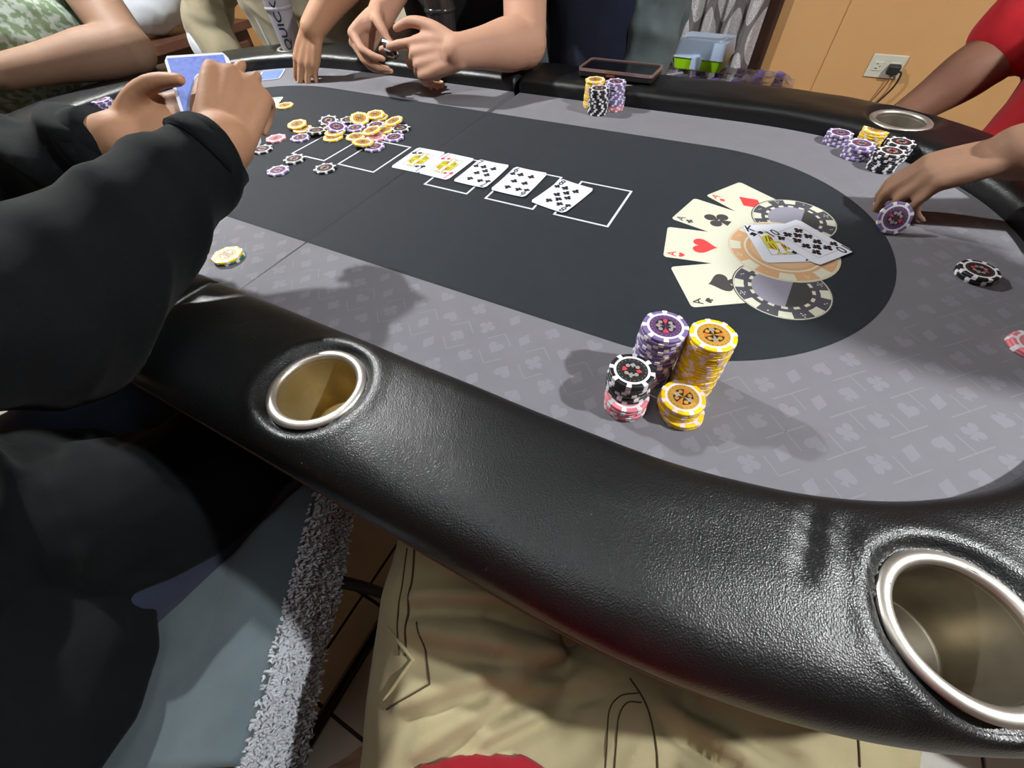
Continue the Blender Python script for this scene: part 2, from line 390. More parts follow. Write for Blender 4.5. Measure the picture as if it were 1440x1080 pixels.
# ------------------------------------------------------------------ poker table
CX, CY, EX = 25.8, 5.5, 46.8
def loop(off, n=400, a=49.2, b=47.1, p=2.4):
    """closed centre-line of the rail moved outwards by off; anticlockwise from the far seam to ... list of (x, y, nx, ny)"""
    A, B = a+off, b+off; pts = []
    def arc(sgn):
        out = []
        for k in range(181):
            t = -math.pi/2+math.pi*k/180; c, s = math.cos(t), math.sin(t)
            out.append((CX+sgn*EX+sgn*A*abs(c)**(2/p), CY+(B if s > 0 else -B)*abs(s)**(2/p)))
        return out if sgn > 0 else out[::-1]
    return arc(1)+arc(-1)
def half_loop(off, sgn, step=.6):
    """points of the right (sgn=1) or left half from near seam round the end to far seam, evenly spaced by index on the centre-line"""
    base = []
    A, B = 49.2, 47.1
    for x in np.arange(0.0, EX, step): base.append(('s', -1, x))
    for k in range(0, 241): base.append(('e', -math.pi/2+math.pi*k/240, 0))
    for x in np.arange(EX-.001, -.001, -step): base.append(('s', 1, max(0, x)))
    out = []
    for kind, v, x in base:
        if kind == 's': out.append((CX+sgn*x, CY+v*(B+off)))
        else:
            c, s = max(0, math.cos(v)), math.sin(v)
            px, py = A*c**(2/2.4), (1 if s > 0 else -1)*B*abs(s)**(2/2.4)
            # normal of the superellipse
            gx, gy = (max(px, 1e-4)/A)**1.4/A, (1 if py > 0 else -1)*(abs(py)/B)**1.4/B; l = math.hypot(gx, gy)
            out.append((CX+sgn*(EX+px+off*gx/l), CY+py+off*gy/l))
    return out
CUPS = [(49.6, -41.6), (100.0, -37.7), (99.5, 47.0), (49.6, 52.6), (2.0, 52.6), (2.0, -41.6), (-48.2, 48.0), (-48.2, -37.2)]
RTOP = 3.3
PROF = [(-6.2, -3.2), (-6.2, -.35), (-7.15, -.3), (-7.3, .2), (-7.32, 1.0), (-7.25, 1.8), (-6.95, 2.4), (-6.4, 2.8), (-5.5, 3.05), (-4.5, 3.16), (-3.3, 3.24), (-2, 3.28), (-.6, 3.3), (.8, 3.3), (2.2, 3.26), (3.5, 3.15), (4.6, 2.95), (5.6, 2.55), (6.4, 1.95), (6.95, 1.15), (7.2, .2), (7.25, -.8), (7.1, -1.8), (6.8, -2.6), (6.3, -3.2)]
PF = cr([(a, b, 0) for a, b in PROF[2:]], 3)
table = thing('poker_table', 'oval folding poker table with black padded rail and grey suit-patterned cloth', 'table', (CX, CY, ZF))
def crease(px, py, x0, y0, x1, y1, w):
    dx, dy = x1-x0, y1-y0; L = math.hypot(dx, dy); t = ((px-x0)*dx+(py-y0)*dy)/L/L
    d = ((px-x0)*dy-(py-y0)*dx)/L; m = math.exp(-max(0, abs(t-.5)-.35)**2*18)
    return d, m, w
def rail_half(sgn):
    prof = [tuple(q[:2]) for q in PF]; prof = [(-6.2, -.35)]+prof+[(-6.2, -3.2)]; n = len(prof); L = half_loop(0, sgn); V, F = [], []
    N = len(L); Ls = {}
    for i in range(N):
        for u, z in prof:
            if u not in Ls: Ls[u] = half_loop(u, sgn)
            x, y = Ls[u][i]; x += sgn*.12*(1 if i in (0, N-1) else 0)
            if z > 1.2:
                for cx, cy in CUPS:
                    d = math.hypot(x-cx, y-cy)
                    if d < 8: z -= (.75*math.exp(-((d-4.6)/.55)**2) - .12*math.exp(-((d-6.0)/.7)**2)) if d > 4.0 else .6
                if sgn > 0 and -46 < y < -33 and 86 < x < 100:
                    for c in ((91.4, -33.8, 90.9, -39.0, .3, .4), (92.2, -34, 92.3, -38.5, .3, -.22), (93.5, -33.8, 93.8, -39.5, .35, .12), (94.4, -34, 94.7, -42, .4, -.10), (95.4, -42.6, 97.2, -44.2, .35, .14)):
                        d, m, w = crease(x, y, *c[:5]); z -= c[5]*m*math.exp(-(d/w)**2)
                z += .05*math.sin(x*.5+1.3*math.sin(y*.4))*math.sin(y*.6)
            # soft rolled end at the folding seam
            e = min(i, N-1-i)
            if e < 3 and z > .5: z -= (.28, .08, .02)[e]
            V.append((x, y, z))
    for i in range(N-1):
        for k in range(n): 
            a, b, c, d = i*n+k, i*n+(k+1) % n, (i+1)*n+(k+1) % n, (i+1)*n+k
            F.append((a, d, c, b) if sgn > 0 else (a, b, c, d))
    F.append(tuple(range(n)) if sgn > 0 else tuple(reversed(range(n)))); F.append(tuple((N-1)*n+k for k in (reversed(range(n)) if sgn > 0 else range(n))))
    o = put('padded_rail', V, F, m_leather, table, smooth=True)
    bm = bmesh.new(); bm.from_mesh(o.data); bmesh.ops.recalc_face_normals(bm, faces=bm.faces); bm.to_mesh(o.data); bm.free()
    cut = [lathe([(4.05, -8), (4.05, 8)], n=48, c=(cx, cy, 0)) for cx, cy in CUPS if (cx-CX)*sgn > 0]
    k = put('cutter', *merge(cut), m_leather)
    bo = o.modifiers.new('b', 'BOOLEAN'); bo.operation = 'DIFFERENCE'; bo.object = k; bo.solver = 'EXACT'
    me = evaluated(o); o.modifiers.clear(); o.data = me; bpy.data.objects.remove(k, do_unlink=True)
    me.polygons.foreach_set('use_smooth', [True]*len(me.polygons))
    return o
for s in (1, -1):
    r = rail_half(s)
    if s < 0: r['label'] = 'black padded rail of the far-left half of the table'
    # thin base board under the rail
    L1 = half_loop(7.0, s, 2.0); ol = [(x+(.1*s if i in (0, len(L1)-1) else 0), y) for i, (x, y) in enumerate(L1)]
    if s < 0: ol = ol[::-1]
    v, f = extrude(ol, -4.4, -3.3)
    b = put('base_board', v, f, m_board, table)
    bm = bmesh.new(); bm.from_mesh(b.data)
    me = b.data; bm.free()
    bo_cut = put('cutter', *merge([lathe([(4.05, -8), (4.05, 8)], n=40, c=(cx, cy, 0)) for cx, cy in CUPS if (cx-CX)*s > 0]), m_board)
    bo = b.modifiers.new('b', 'BOOLEAN'); bo.operation = 'DIFFERENCE'; bo.object = bo_cut; bo.solver = 'EXACT'
    me = evaluated(b); b.modifiers.clear(); b.data = me; bpy.data.objects.remove(bo_cut, do_unlink=True)
    # cloth-covered playing surface of this half, with a rolled edge at the fold
    L2 = half_loop(-6.6, s, 2.0); g = .03
    ol = [(x+(g*s if abs(x-CX) < .01 else 0), y) for x, y in L2]
    if s < 0: ol = ol[::-1]
    v, f = extrude(ol, -3.0, 0.0); o = put('cloth_surface', v, f, m_greyfelt, table)
    # black racetrack print
    R = 26.75; ol = [(CX+s*g, CY-R)]+[(CX+s*(EX+R*math.cos(-math.pi/2+math.pi*k/72)), CY+R*math.sin(-math.pi/2+math.pi*k/72)) for k in range(73)]+[(CX+s*g, CY+R)]
    if s < 0: ol = ol[::-1]
    put('black_racetrack_print', *flat([ol], z=.012), m_blackfelt, table)
# suit lattice printed on the grey band
kinds = ['spade', 'heart', 'club', 'diamond']; shp = []; lin = []
def inside(x, y):
    def rad(px, py, A, B, p): 
        dx = max(0, abs(px-CX)-EX); return (dx/A)**p+(abs(py-CY)/B)**p
    return rad(x, y, 42.0, 39.9, 2.4) < .985 and rad(x, y, 27.9, 27.9, 2.0) > 1.0
PP = 4.82
for i in range(-32, 33):
    for j in range(-20, 21):
        x, y = 46.6+i*PP/2, -25.25+j*PP/2
        if (i+j) % 2 == 0 or not inside(x, y): 
            continue
        k = kinds[(i//2+2*(j//2)) % 4]
        shp.append(flat(suit(k), .008, 1.9, 0 if j % 2 else math.pi, (x, y)))
for i in range(-16, 17):
    for j in range(-10, 11):
        x, y = 46.6+i*PP, -25.25+j*PP
        for sx in (1, -1):
            a, b = (x, y), (x+sx*PP, y+PP)
            if inside(*a) and inside(*b) and (min(a[0], b[0])-CX)*(max(a[0], b[0])-CX) > 0:
                for t0, t1 in ((.0, .3), (.7, 1.0)):
                    p, q = [(a[0]+(b[0]-a[0])*t, a[1]+(b[1]-a[1])*t) for t in (t0, t1)]; w = .05
                    lin.append(([(p[0]-w*sx, p[1]+w, .007), (p[0]+w*sx, p[1]-w, .007), (q[0]+w*sx, q[1]-w, .007), (q[0]-w*sx, q[1]+w, .007)], [(0, 1, 2, 3) if sx > 0 else (3, 2, 1, 0)]))
put('suit_lattice_print', *merge(shp+lin), m_greyprint, table)['kind'] = 'stuff'
# community card boxes
for x0 in (0.0, 11.95, 31.56, 43.5, 55.5):
    w, h, t = 8.72, 11.37, .34
    put('card_box_print', *merge([box(x0, x0+w, 0, t, .013, .02), box(x0, x0+w, h-t, h, .013, .02), box(x0, x0+t, t, h-t, .013, .02), box(x0+w-t, x0+w, t, h-t, .013, .02)]), m_whiteprint, table)
# printed fan of aces and casino chips, once at each end
def end_print(rot180):
    T = (lambda x, y: (2*CX-x, 2*CY-y)) if rot180 else (lambda x, y: (x, y))
    def tr(sh): return [(*T(x, y), z) for x, y, z in sh[0]], sh[1]
    aces = [('diamond', (78.7, 20.7), (74.8, 14.4), .020), ('club', (73.4, 12.9), (71.7, 5.8), .026), ('spade', (74.5, -5.5), (78.7, -12.1), .023), ('heart', (71.8, 3.5), (73.1, -3.7), .032)]
    for k, p, q, z in aces:
        ex, ey = q[0]-p[0], q[1]-p[1]; l = math.hypot(ex, ey); lx, ly = ex/l, ey/l          # lx,ly: the card's left
        ux, uy = ly, -lx; 
        if ux > 0: ux, uy = -ux, -uy
        ang = math.atan2(uy, ux)-math.pi/2; wv, hv = l, 10.6
        cx, cy = (p[0]+q[0])/2-ux*hv/2, (p[1]+q[1])/2-uy*hv/2
        red = k in ('diamond', 'heart'); ink = m_redprint if red else m_darkprint
        loc = lambda a, b: (cx+a*math.cos(ang)-b*math.sin(ang), cy+a*math.sin(ang)+b*math.cos(ang))
        shade = flat([rrect(wv+.25, hv+.25, .5)], z-.003, 1, ang, (cx, cy))
        groups = [(m_creamprint, [tr(flat([rrect(wv, hv, .5)], z, 1, ang, (cx, cy)))]),
                  (ink, [tr(flat(suit(k), z+.002, 3.6 if k != 'diamond' else 3.9, ang, loc(0, 0.1 if k != 'spade' else .2))), tr(flat(suit(k), z+.002, 1.0, ang, loc(-wv/2+.95, hv/2-2.35))), tr(flat_text('A', z+.002, 1.15, ang, loc(-wv/2+.95, hv/2-1.0)))])]
        multi('printed_ace', groups, table, local=False)['label'] = 'printed ace of %ss' % k
    def ring(c, r0, r1, z, a0=0, a1=2*math.pi, n=48):
        n = max(2, int(n*(a1-a0)/6.283)); V = []; F = []
        for i in range(n+1):
            a = a0+(a1-a0)*i/n; V += [(c[0]+r0*math.cos(a), c[1]+r0*math.sin(a), z), (c[0]+r1*math.cos(a), c[1]+r1*math.sin(a), z)]
        for i in range(n): F.append((2*i, 2*i+1, 2*i+3, 2*i+2))
        return V, F
    for c, r, kind, z in (((87.2, 12.4), 5.55, 'dark', .036), ((87.4, -4.3), 5.55, 'dark', .036), ((86.65, 4.0), 6.75, 'tan', .046)):
        base, inner = (m_ringprint, m_lavprint) if kind == 'dark' else (m_orangeprint, m_orange2)
        g = [(m_darkprint if kind == 'dark' else m_creamprint, [tr(ring(c, 0, r, z))]), (base, [tr(ring(c, 0, r*.985, z+.002))]), (m_creamprint, []), (inner, []), (m_darkprint, [])]
        g[2][1].append(tr(ring(c, r*.955, r*.975, z+.0035)))
        for k in range(8):
            a = k*math.pi/4+.2; g[2][1].append(tr(ring(c, r*.76, r*.95, z+.004, a-.16, a+.16)))
            if kind == 'dark': g[2][1].append(tr(ring(c, r*.60, r*.67, z+.004, a+.28, a+.48))); g[2][1].append(tr(ring(c, r*.60, r*.67, z+.004, a-.1, a+.1)))
            aa = a+math.pi/8
            for dx, dy in ((0, 0), (.22, .22), (-.22, .22), (.22, -.22), (-.22, -.22))[: (5, 1, 4, 2)[k % 4]]:
                g[2][1].append(tr(flat([disc2(0, 0, .1, 6)], z+.005, 1, 0, (c[0]+r*.855*math.cos(aa)+dx, c[1]+r*.855*math.sin(aa)+dy))))
        if kind == 'dark':
            g[3][1].append(tr(ring(c, 0, r*.60, z+.0045)))
            g[4][1].append(tr(flat([[(r*.6*math.cos(t), r*.6*math.sin(t)) for t in np.linspace(-1.35, 1.2, 20)]], z+.006, 1, 0, c)))
        else:
            g[2][1].append(tr(ring(c, r*.66, r*.70, z+.004)))
            g[3][1].append(tr(ring(c, 0, r*.58, z+.004)))
        g = [q for q in g if q[1]]
        multi('printed_chip', g, table, local=False)['label'] = 'printed %s casino chip' % ('charcoal' if kind == 'dark' else 'tan')
end_print(False); end_print(True)
# folding steel legs
for x in (-30, 82):
    for y in (-24, 35):
        put('leg', *tube([(x, y, -4.5, 1.5), (x, y, -74.2, 1.5)], n=12, caps=False), m_blackmetal, table, smooth=True)
    put('leg_crossbar', *tube([(x, -24, -60, 1.1), (x, 35, -60, 1.1)], n=10), m_blackmetal, table, smooth=True)

# steel cup holders sunk into the rail
cup_names = {0: 'beside the black-hoodie player at the near rail', 1: 'in the near right corner of the rail', 2: 'in the far right rail before the red shirt', 3: 'under the phone on the far rail', 4: 'in the far rail under the clear bottle', 5: 'under the hoodie sleeve at the near left rail', 6: 'in the far left rail under the printed bottle', 7: 'in the near left corner of the rail'}
for k, (cx, cy) in enumerate(CUPS):
    c = thing('cup_holder', 'round steel cup holder '+cup_names[k], 'cup holder', (cx, cy, -4.6), group='steel cup holders in the rail')
    z = 2.55
    put('rim', *lathe([(3.7, z-.3), (4.6, z-.05), (4.72, z+.1), (4.66, z+.28), (4.45, z+.42), (4.15, z+.46), (3.88, z+.36), (3.74, z+.16), (3.7, z-.3)], n=64, c=(cx, cy, 0), cap=False), m_steel, c, smooth=True)
    put('cup_well', *lathe([(0.01, -4.5), (3.3, -4.5), (3.45, -4.42), (3.5, -4.25), (3.42, -3.9), (3.5, -3.6), (3.6, -.5), (3.72, z+.1)], n=64, c=(cx, cy, 0), cap=False), m_brass_in if k == 0 else m_steel_in, c, smooth=True)

# ------------------------------------------------------------------ poker chips
CR, CT = 2.0, .33
CHIP = {'yellow': (srgb(246, 206, 24), srgb(188, 142, 58), srgb(40, 34, 26)), 'purple': (srgb(122, 104, 158), srgb(92, 62, 104), srgb(34, 26, 36)),
        'black': (srgb(28, 30, 32), srgb(38, 38, 40), srgb(22, 22, 24)), 'pink': (srgb(226, 128, 140), srgb(206, 130, 140), srgb(120, 60, 70)), 'green': (srgb(40, 120, 96), srgb(60, 110, 90), srgb(30, 50, 44))}
m_chipwhite = mat('chip_white', srgb(232, 228, 232), .45)
m_spotpink = mat('chip_pale_pink', srgb(238, 214, 206), .45)
m_silver = mat('chip_silver_foil', srgb(190, 184, 178), .35, metal=.5)
m_foilred = mat('chip_red_foil', srgb(214, 60, 66), .4)
m_foilorange = mat('chip_orange_foil', srgb(216, 110, 40), .4)
CM = {}
def sector(r0, r1, z0, z1, a0, a1, n=4):
    V, F = [], []
    for i in range(n+1):
        a = a0+(a1-a0)*i/n
        for r, z in ((r0, z0), (r1, z0), (r1, z1), (r0, z1)): V.append((r*math.cos(a), r*math.sin(a), z))
    for i in range(n):
        for k in range(4): F.append((i*4+k, i*4+(k+1) % 4, (i+1)*4+(k+1) % 4, (i+1)*4+k))
    F.append((3, 2, 1, 0)); F.append((n*4, n*4+1, n*4+2, n*4+3)); return V, F
for c, (col, ink, dark) in CHIP.items():
    mb = mat('chip_'+c, col, .42, vary=(300, tuple(x*.93 for x in col[:3])+(1,), .5)); mi = mat('chip_inlay_'+c, ink, .4); md = mat('chip_inlay_dark_'+c, dark, .4)
    bv, bf = lathe([(1.9, 0), (1.98, .04), (CR, .1), (CR, CT-.1), (1.98, CT-.04), (1.9, CT)], n=40)
    body = mesh_data('chip_body', np.array(bv)/100, bf, mb); body.polygons.foreach_set('use_smooth', [len(p.vertices) == 4 for p in body.polygons])
    sv, sf = merge([sector(1.5, CR+.015, -.004, CT+.004, k*math.pi/4-.115, k*math.pi/4+.115) for k in range(8)])
    spots = mesh_data('edge_spots', np.array(sv)/100, sf, m_spotpink if c == 'yellow' else m_chipwhite)
    # inlay: white ring, coloured sticker, dark centre with four suits
    V, F, I = [], [], []
    def add(sh, k):
        n = len(V); V.extend(sh[0]); F.extend([tuple(i+n for i in q) for q in sh[1]]); I.extend([k]*len(sh[1]))
    add(flat([disc2(0, 0, 1.62, 40)], CT+.006), 0); add(flat([disc2(0, 0, 1.4, 40)], CT+.010), 1)
    for k in range(20):
        a = k*math.pi/10; add(flat([disc2(0, 0, .045, 5)], CT+.013, 1, 0, (1.22*math.cos(a), 1.22*math.sin(a))), 3 if c in ('black', 'purple', 'green') else 2)
    for k in range(4):
        a = k*math.pi/2; add(flat([[(0, 0)]+[(.9*math.cos(t), .9*math.sin(t)) for t in np.linspace(a+.28, a+1.29, 7)]], CT+.013), 2)
        add(flat(suit(('heart', 'club', 'diamond', 'spade')[k]), CT+.016, .55, a-math.pi/2, (.62*math.cos(a), .62*math.sin(a))), 4 if k % 2 == 0 else 3)
        a2 = a+math.pi/4; add(flat([disc2(0, 0, .2, 10)], CT+.017, 1, 0, (.62*math.cos(a2), .62*math.sin(a2))), 3 if c != 'yellow' else 1)
    inl = mesh_data('inlay', np.array(V)/100, F, [m_chipwhite, mi, md, m_silver, m_foilorange if c == 'yellow' else m_foilred], I)
    CM[c] = (body, spots, inl)
def chip(col, x, y, z, label, group=None, inlay=True, tilt=(0, 0), rz=None):
    o = bpy.data.objects.new('poker_chip', None); o.empty_display_size = .01; COL.objects.link(o)
    o.location = W(x, y, z); o.rotation_euler = (tilt[0], tilt[1], random.uniform(0, 6.28) if rz is None else rz); tag(o, label, 'poker chip', group)
    for nm, me in zip(('chip_body', 'edge_spots', 'inlay'), CM[col]):
        if nm == 'inlay' and not inlay: continue
        link(bpy.data.objects.new(nm, me), o)
    return o
ORD = ['topmost']+[w+'-down' for w in 'second third fourth fifth sixth seventh eighth ninth tenth eleventh twelfth thirteenth fourteenth fifteenth sixteenth seventeenth eighteenth nineteenth twentieth'.split()]
def stack(layers, x, y, where, lean=(0, 0), jit=.06, z0=0.03, shifts=None):
    """layers: list of (colour, count) from the bottom; the topmost chip shows its inlay"""
    n = sum(c for _, c in layers); k = 0; sx = sy = 0
    for li, (c, cnt) in enumerate(layers):
        if shifts and li in shifts: sx, sy = shifts[li]
        for q in range(cnt):
            last = k == n-1; t = k/max(1, n)
            lab = '%s %s chip of the %s' % (ORD[n-1-k], c, where)
            chip(c, x+lean[0]*t+sx+random.uniform(-jit, jit), y+lean[1]*t+sy+random.uniform(-jit, jit), z0+k*(CT+.006), lab, 'chips of the %s' % where, inlay=last or (q == cnt-1)); k += 1
# the photographer's four stacks
stack([('yellow', 20)], 81.2, -23.3, 'tall yellow stack at the near edge', lean=(-.15, 0), jit=.05)
stack([('purple', 20)], 76.95, -24.0, 'tall purple stack beside the tall yellow stack', lean=(.1, 0), jit=.07)
stack([('pink', 5), ('black', 8)], 76.15, -28.7, 'pink and black stack nearest the rail', shifts={1: (-.35, .7)}, jit=.09)
stack([('yellow', 2), ('yellow', 4)], 81.1, -27.4, 'short yellow stack in front of the tall yellow one', shifts={1: (-.4, .3)}, jit=.06)
# stacks on the far rail side, by the phone
stack([('yellow', 14)], 45.2, 43.4, 'yellow stack in front of the phone', jit=.08, lean=(.1, .1))
stack([('black', 13)], 47.5, 40.0, 'tall black stack in front of the phone', jit=.09)
stack([('pink', 3), ('purple', 3), ('purple', 8)], 50.0, 43.2, 'purple and pink stack in front of the phone', jit=.09, shifts={1: (0, 0), 2: (-.4, .35)})
# stacks of the red-shirted player
stack([('purple', 5)], 91.3, 41.4, 'purple stack leftmost before the far right cup holder', jit=.12)
stack([('yellow', 8)], 95.9, 41.6, 'yellow stack before the far right cup holder', jit=.07, lean=(.1, .1))
stack([('purple', 6)], 94.2, 36.8, 'purple stack before the far right yellow one', jit=.16, lean=(.2, .1))
stack([('black', 8)], 97.9, 33.6, 'front black stack by the reaching hand', jit=.16)
stack([('black', 8)], 99.4, 37.9, 'rear black stack by the reaching hand', jit=.1)
stack([('black', 3)], 107.1, 7.4, 'low black stack alone on the right felt', jit=.16)
stack([('pink', 2)], 110.6, -4.0, 'pink stack at the right edge of the photo', jit=.1)
# under the clasped hands, behind the hoodie, beside the hoodie
stack([('pink', 1), ('yellow', 2)], 5.6, 41.6, 'small yellow and pink stack below the clasped hands', jit=.15)
stack([('purple', 7)], -62.5, .3, 'purple stack behind the dealing hands', jit=.3)
stack([('green', 1), ('yellow', 1)], 18.4, -28.8, 'yellow and green pair beside the black sleeve', jit=.2)
# loose chips of the pot
POT = [('yellow', -21.3, 18.2, 0, 'yellow chip alone by the printed ace on the far felt'), ('yellow', -6.4, 9.4, 0, 'lower yellow chip of the pair at the left of the pot'), ('yellow', -8.2, 9.9, 1, 'upper yellow chip of the pair at the left of the pot'),
 ('pink', -8.1, 3.7, 0, 'pink chip left of the pot near the dealing hand'), ('black', -6.5, -1.2, 0, 'black chip half hidden by the dealing hand'), ('purple', -3.4, 5.9, 0, 'purple chip just left of the pot beside the black one'),
 ('black', -1.6, 8.9, 1, 'black chip lying flat at the left of the pot'), ('yellow', -1.4, 13.3, 0, 'yellow chip under the tilted black chip in the pot'), ('black', -3.0, 13.9, 1, 'tilted black chip at the back left of the pot'),
 ('black', -.4, 17.0, 0, 'black chip at the back of the pot'), ('yellow', 2.6, 17.4, 1, 'yellow chip tipped forward at the back of the pot'), ('yellow', 5.0, 20.6, 0, 'lower yellow chip of the rearmost pair in the pot'), ('yellow', 4.4, 20.4, 1, 'upper yellow chip of the rearmost pair in the pot'),
 ('purple', 4.1, 14.1, 0, 'purple chip in the middle of the pot'), ('yellow', 3.0, 8.6, 0, 'lowest yellow chip at the front left of the pot'), ('yellow', 2.3, 10.0, 1, 'yellow chip between two others at the front left of the pot'), ('purple', 1.9, 11.3, 2, 'purple chip lying across the yellow pair in the pot'),
 ('purple', 7.3, 16.9, 0, 'purple chip at the rear right of the pot'), ('black', 13.4, 17.4, 0, 'black chip at the right end of the pot'), ('yellow', 10.6, 18.9, 1, 'yellow chip leaning on the black chip at the right of the pot'), ('yellow', 10.6, 15.6, 0, 'yellow chip right of the pot centre under another yellow'),
 ('pink', 11.4, 11.9, 0, 'pink chip under the yellow chips of the pot'), ('yellow', 9.4, 13.3, 1, 'yellow chip on top of the pink chip in the pot'), ('yellow', 7.3, 10.6, 0, 'yellow chip at the front middle of the pot'), ('purple', 14.9, 13.3, 0, 'purple chip at the right front of the pot'),
 ('purple', 14.1, 8.2, 0, 'purple chip lying on the white box line before the pot'), ('yellow', 11.6, 8.0, 1, 'yellow chip overlapping the purple chip on the box line'), ('black', 3.1, -1.9, 0, 'black chip touching the first white box'), ('purple', 3.9, -6.6, 0, 'purple chip nearest the dealing sleeve'), ('black', 11.5, -2.5, 0, 'black chip alone in front of the second white box')]
tl = {8: (.16, -.1), 10: (.3, .05), 12: (.08, 0), 16: (-.2, -.15), 19: (.12, -.12), 22: (-.08, .1), 26: (-.05, -.12), 6: (.02, -.08), 2: (.0, .09)}
for i, (c, x, y, l, lab) in enumerate(POT):
    chip(c, x, y, .03+l*(CT+.02)+(.18 if i in tl and l else 0), lab, 'chips in the pot', True, tl.get(i, (0, 0)))
# chip held by the reaching hand
chip('purple', 98.3, 14.4, 1.7, 'purple chip held up by the reaching hand', None, True, (math.radians(52), math.radians(20)), 0)

# ------------------------------------------------------------------ playing cards
PIPS = {6: [(-1, 1), (1, 1), (-1, 0), (1, 0), (-1, -1), (1, -1)], 7: [(-1, 1), (1, 1), (0, .5), (-1, 0), (1, 0), (-1, -1), (1, -1)], 8: [(-1, 1), (1, 1), (0, .5), (-1, 0), (1, 0), (0, -.5), (-1, -1), (1, -1)],
        10: [(-1, 1), (1, 1), (0, .67), (-1, .33), (1, .33), (-1, -.33), (1, -.33), (0, -.67), (-1, -1), (1, -1)]}
CW, CH = 6.3, 8.8
def card_body(curl):
    """thin slab, softly curled along its length"""
    ol = rrect(CW, CH, .35, 5); V, F = [], []
    ny = 14; rows = []
    for j in range(ny+1):
        y = -CH/2+CH*j/ny; e = CH/2-abs(y); hw = CW/2 if e > .35 else CW/2-.35+math.sqrt(max(0, .35**2-(.35-e)**2))
        for i in range(9): rows.append((-hw+2*hw*i/8, y))
    for z in (0, .03):
        for x, y in rows: V.append((x, y, z+curl*((y/4.4)**2*.6+(x/3.15)**2*.4)))
    n = len(rows)
    for j in range(ny):
        for i in range(8):
            a = j*9+i; F.append((n+a, n+a+1, n+a+10, n+a+9)); F.append((a, a+9, a+10, a+1))
    bd = [i for i in range(9)]+[j*9+8 for j in range(1, ny+1)]+[ny*9+i for i in range(7, -1, -1)]+[j*9 for j in range(ny-1, 0, -1)]
    for k in range(len(bd)): a, b = bd[k], bd[(k+1) % len(bd)]; F.append((a, b, n+b, n+a))
    return V, F
def court(rank, red, inks):
    """generic two-way court figure: yellow robe blocks, white face, black outlines"""
    Y, K, Rd, Wt = [], [], [], []
    fw_, fh = 1.72, 2.75
    t = .05
    for x0, x1, y0, y1 in ((-fw_, fw_, fh-t, fh), (-fw_, fw_, -fh, -fh+t), (-fw_, -fw_+t, -fh, fh), (fw_-t, fw_, -fh, fh)): K.append(flat([[(x0, y0), (x1, y0), (x1, y1), (x0, y1)]], .044))
    for s in (1, -1):
        R = 0 if s > 0 else math.pi
        Y.append(flat([[(-1.6, .15), (1.6, -.15), (1.6, 1.25), (.75, 1.75), (-.75, 1.75), (-1.6, 1.35)]], .046, 1, R)); Y.append(flat([[(-.8, 2.15), (.8, 2.15), (.95, 2.65), (.4, 2.45), (0, 2.7), (-.4, 2.45), (-.95, 2.65)]], .046, 1, R))
        Wt.append(flat([disc2(0, 1.95, .46, 12)], .049, 1, R)); Wt.append(flat([[(-.25, .3), (.25, .2), (.3, 1.5), (-.3, 1.5)]], .049, 1, R))
        for x in (-1.2, -.75, .75, 1.2): K.append(flat([[(x-.06, .25), (x+.06, .25), (x*.8+.06, 1.5), (x*.8-.06, 1.5)]], .052, 1, R))
        K.append(flat([[(-.52, 2.02), (-.4, 1.5), (-.32, 1.55), (-.4, 2.1)]], .052, 1, R)); K.append(flat([[(.52, 2.02), (.4, 1.5), (.32, 1.55), (.4, 2.1)]], .052, 1, R)); K.append(flat([disc2(-.15, 2.0, .05, 6), disc2(.15, 2.0, .05, 6)], .052, 1, R))
        Rd.append(flat([[(-.5, .5), (-.28, .45), (-.34, 1.3), (-.6, 1.2)]], .053, 1, R)); Rd.append(flat([[(.9, 1.0), (1.3, .8), (1.2, 1.25), (.95, 1.35)]], .053, 1, R))
    return [(m_cardyellow, Y), (m_cardwhite, Wt), (m_cardblack, K), (m_cardred, Rd)]
def card(rank, kind, x, y, z, rz, label, curl=.12, mtx=None, back=False, group=None):
    t = thing('playing_card', label, 'playing card', (x, y, z), rz, group)
    if mtx is not None: t.rotation_mode = 'QUATERNION'; t.rotation_quaternion = mtx.to_quaternion()
    cv, cf = card_body(curl); o = put('card_stock', cv, cf, m_cardwhite, t, smooth=False, local=True)
    lift = lambda sh: ([(a, b, c+curl*((b/4.4)**2*.6+(a/3.15)**2*.4)+.004) for a, b, c in sh[0]], sh[1])
    if back:
        V, F = [], []
        for j in range(15):
            for i in range(7): V.append((-2.85+5.7*i/6, -4.1+8.2*j/14, .034))
        for j in range(14):
            for i in range(6): a = j*7+i; F.append((a, a+1, a+8, a+7))
        v, f = lift((V, F)); put('back_print', v, f, m_cardblue, t, local=True); return t
    ink = m_cardred if kind in ('diamond', 'heart') else m_cardblack; P = []
    for s in (1, -1):
        R = 0 if s > 0 else math.pi
        P.append(flat_text(str(rank), .04, 1.5, R, (-2.35*s, 3.45*s), .85)); P.append(flat(suit(kind), .04, 1.05, R, (-2.38*s, 2.1*s)))
    if isinstance(rank, int):
        for px, py in PIPS[rank]: P.append(flat(suit(kind), .04, 1.2, 0 if py >= 0 else math.pi, (px*1.0, py*2.35)))
        gr = [(ink, P)]
        if rank == 10: gr.append((m_cardblack, [flat([[(a, b), (a+c, b), (a+c, b+d), (a, b+d)]], .04) for a, b, c, d in ((-1.85, -3.3, 3.7, .03), (-1.85, 3.27, 3.7, .03), (-1.85, -3.3, .03, 6.6), (1.82, -3.3, .03, 6.6))]))
    else:
        for s in (1, -1): P.append(flat(suit(kind), .055, .8, 0 if s > 0 else math.pi, (-1.3*s, 2.4*s)))
        gr = [(ink, P)]+court(rank, ink, None)
    gr = [(m, [lift(q) for q in sh]) for m, sh in gr]
    multi('face_print', gr, t)
    return t
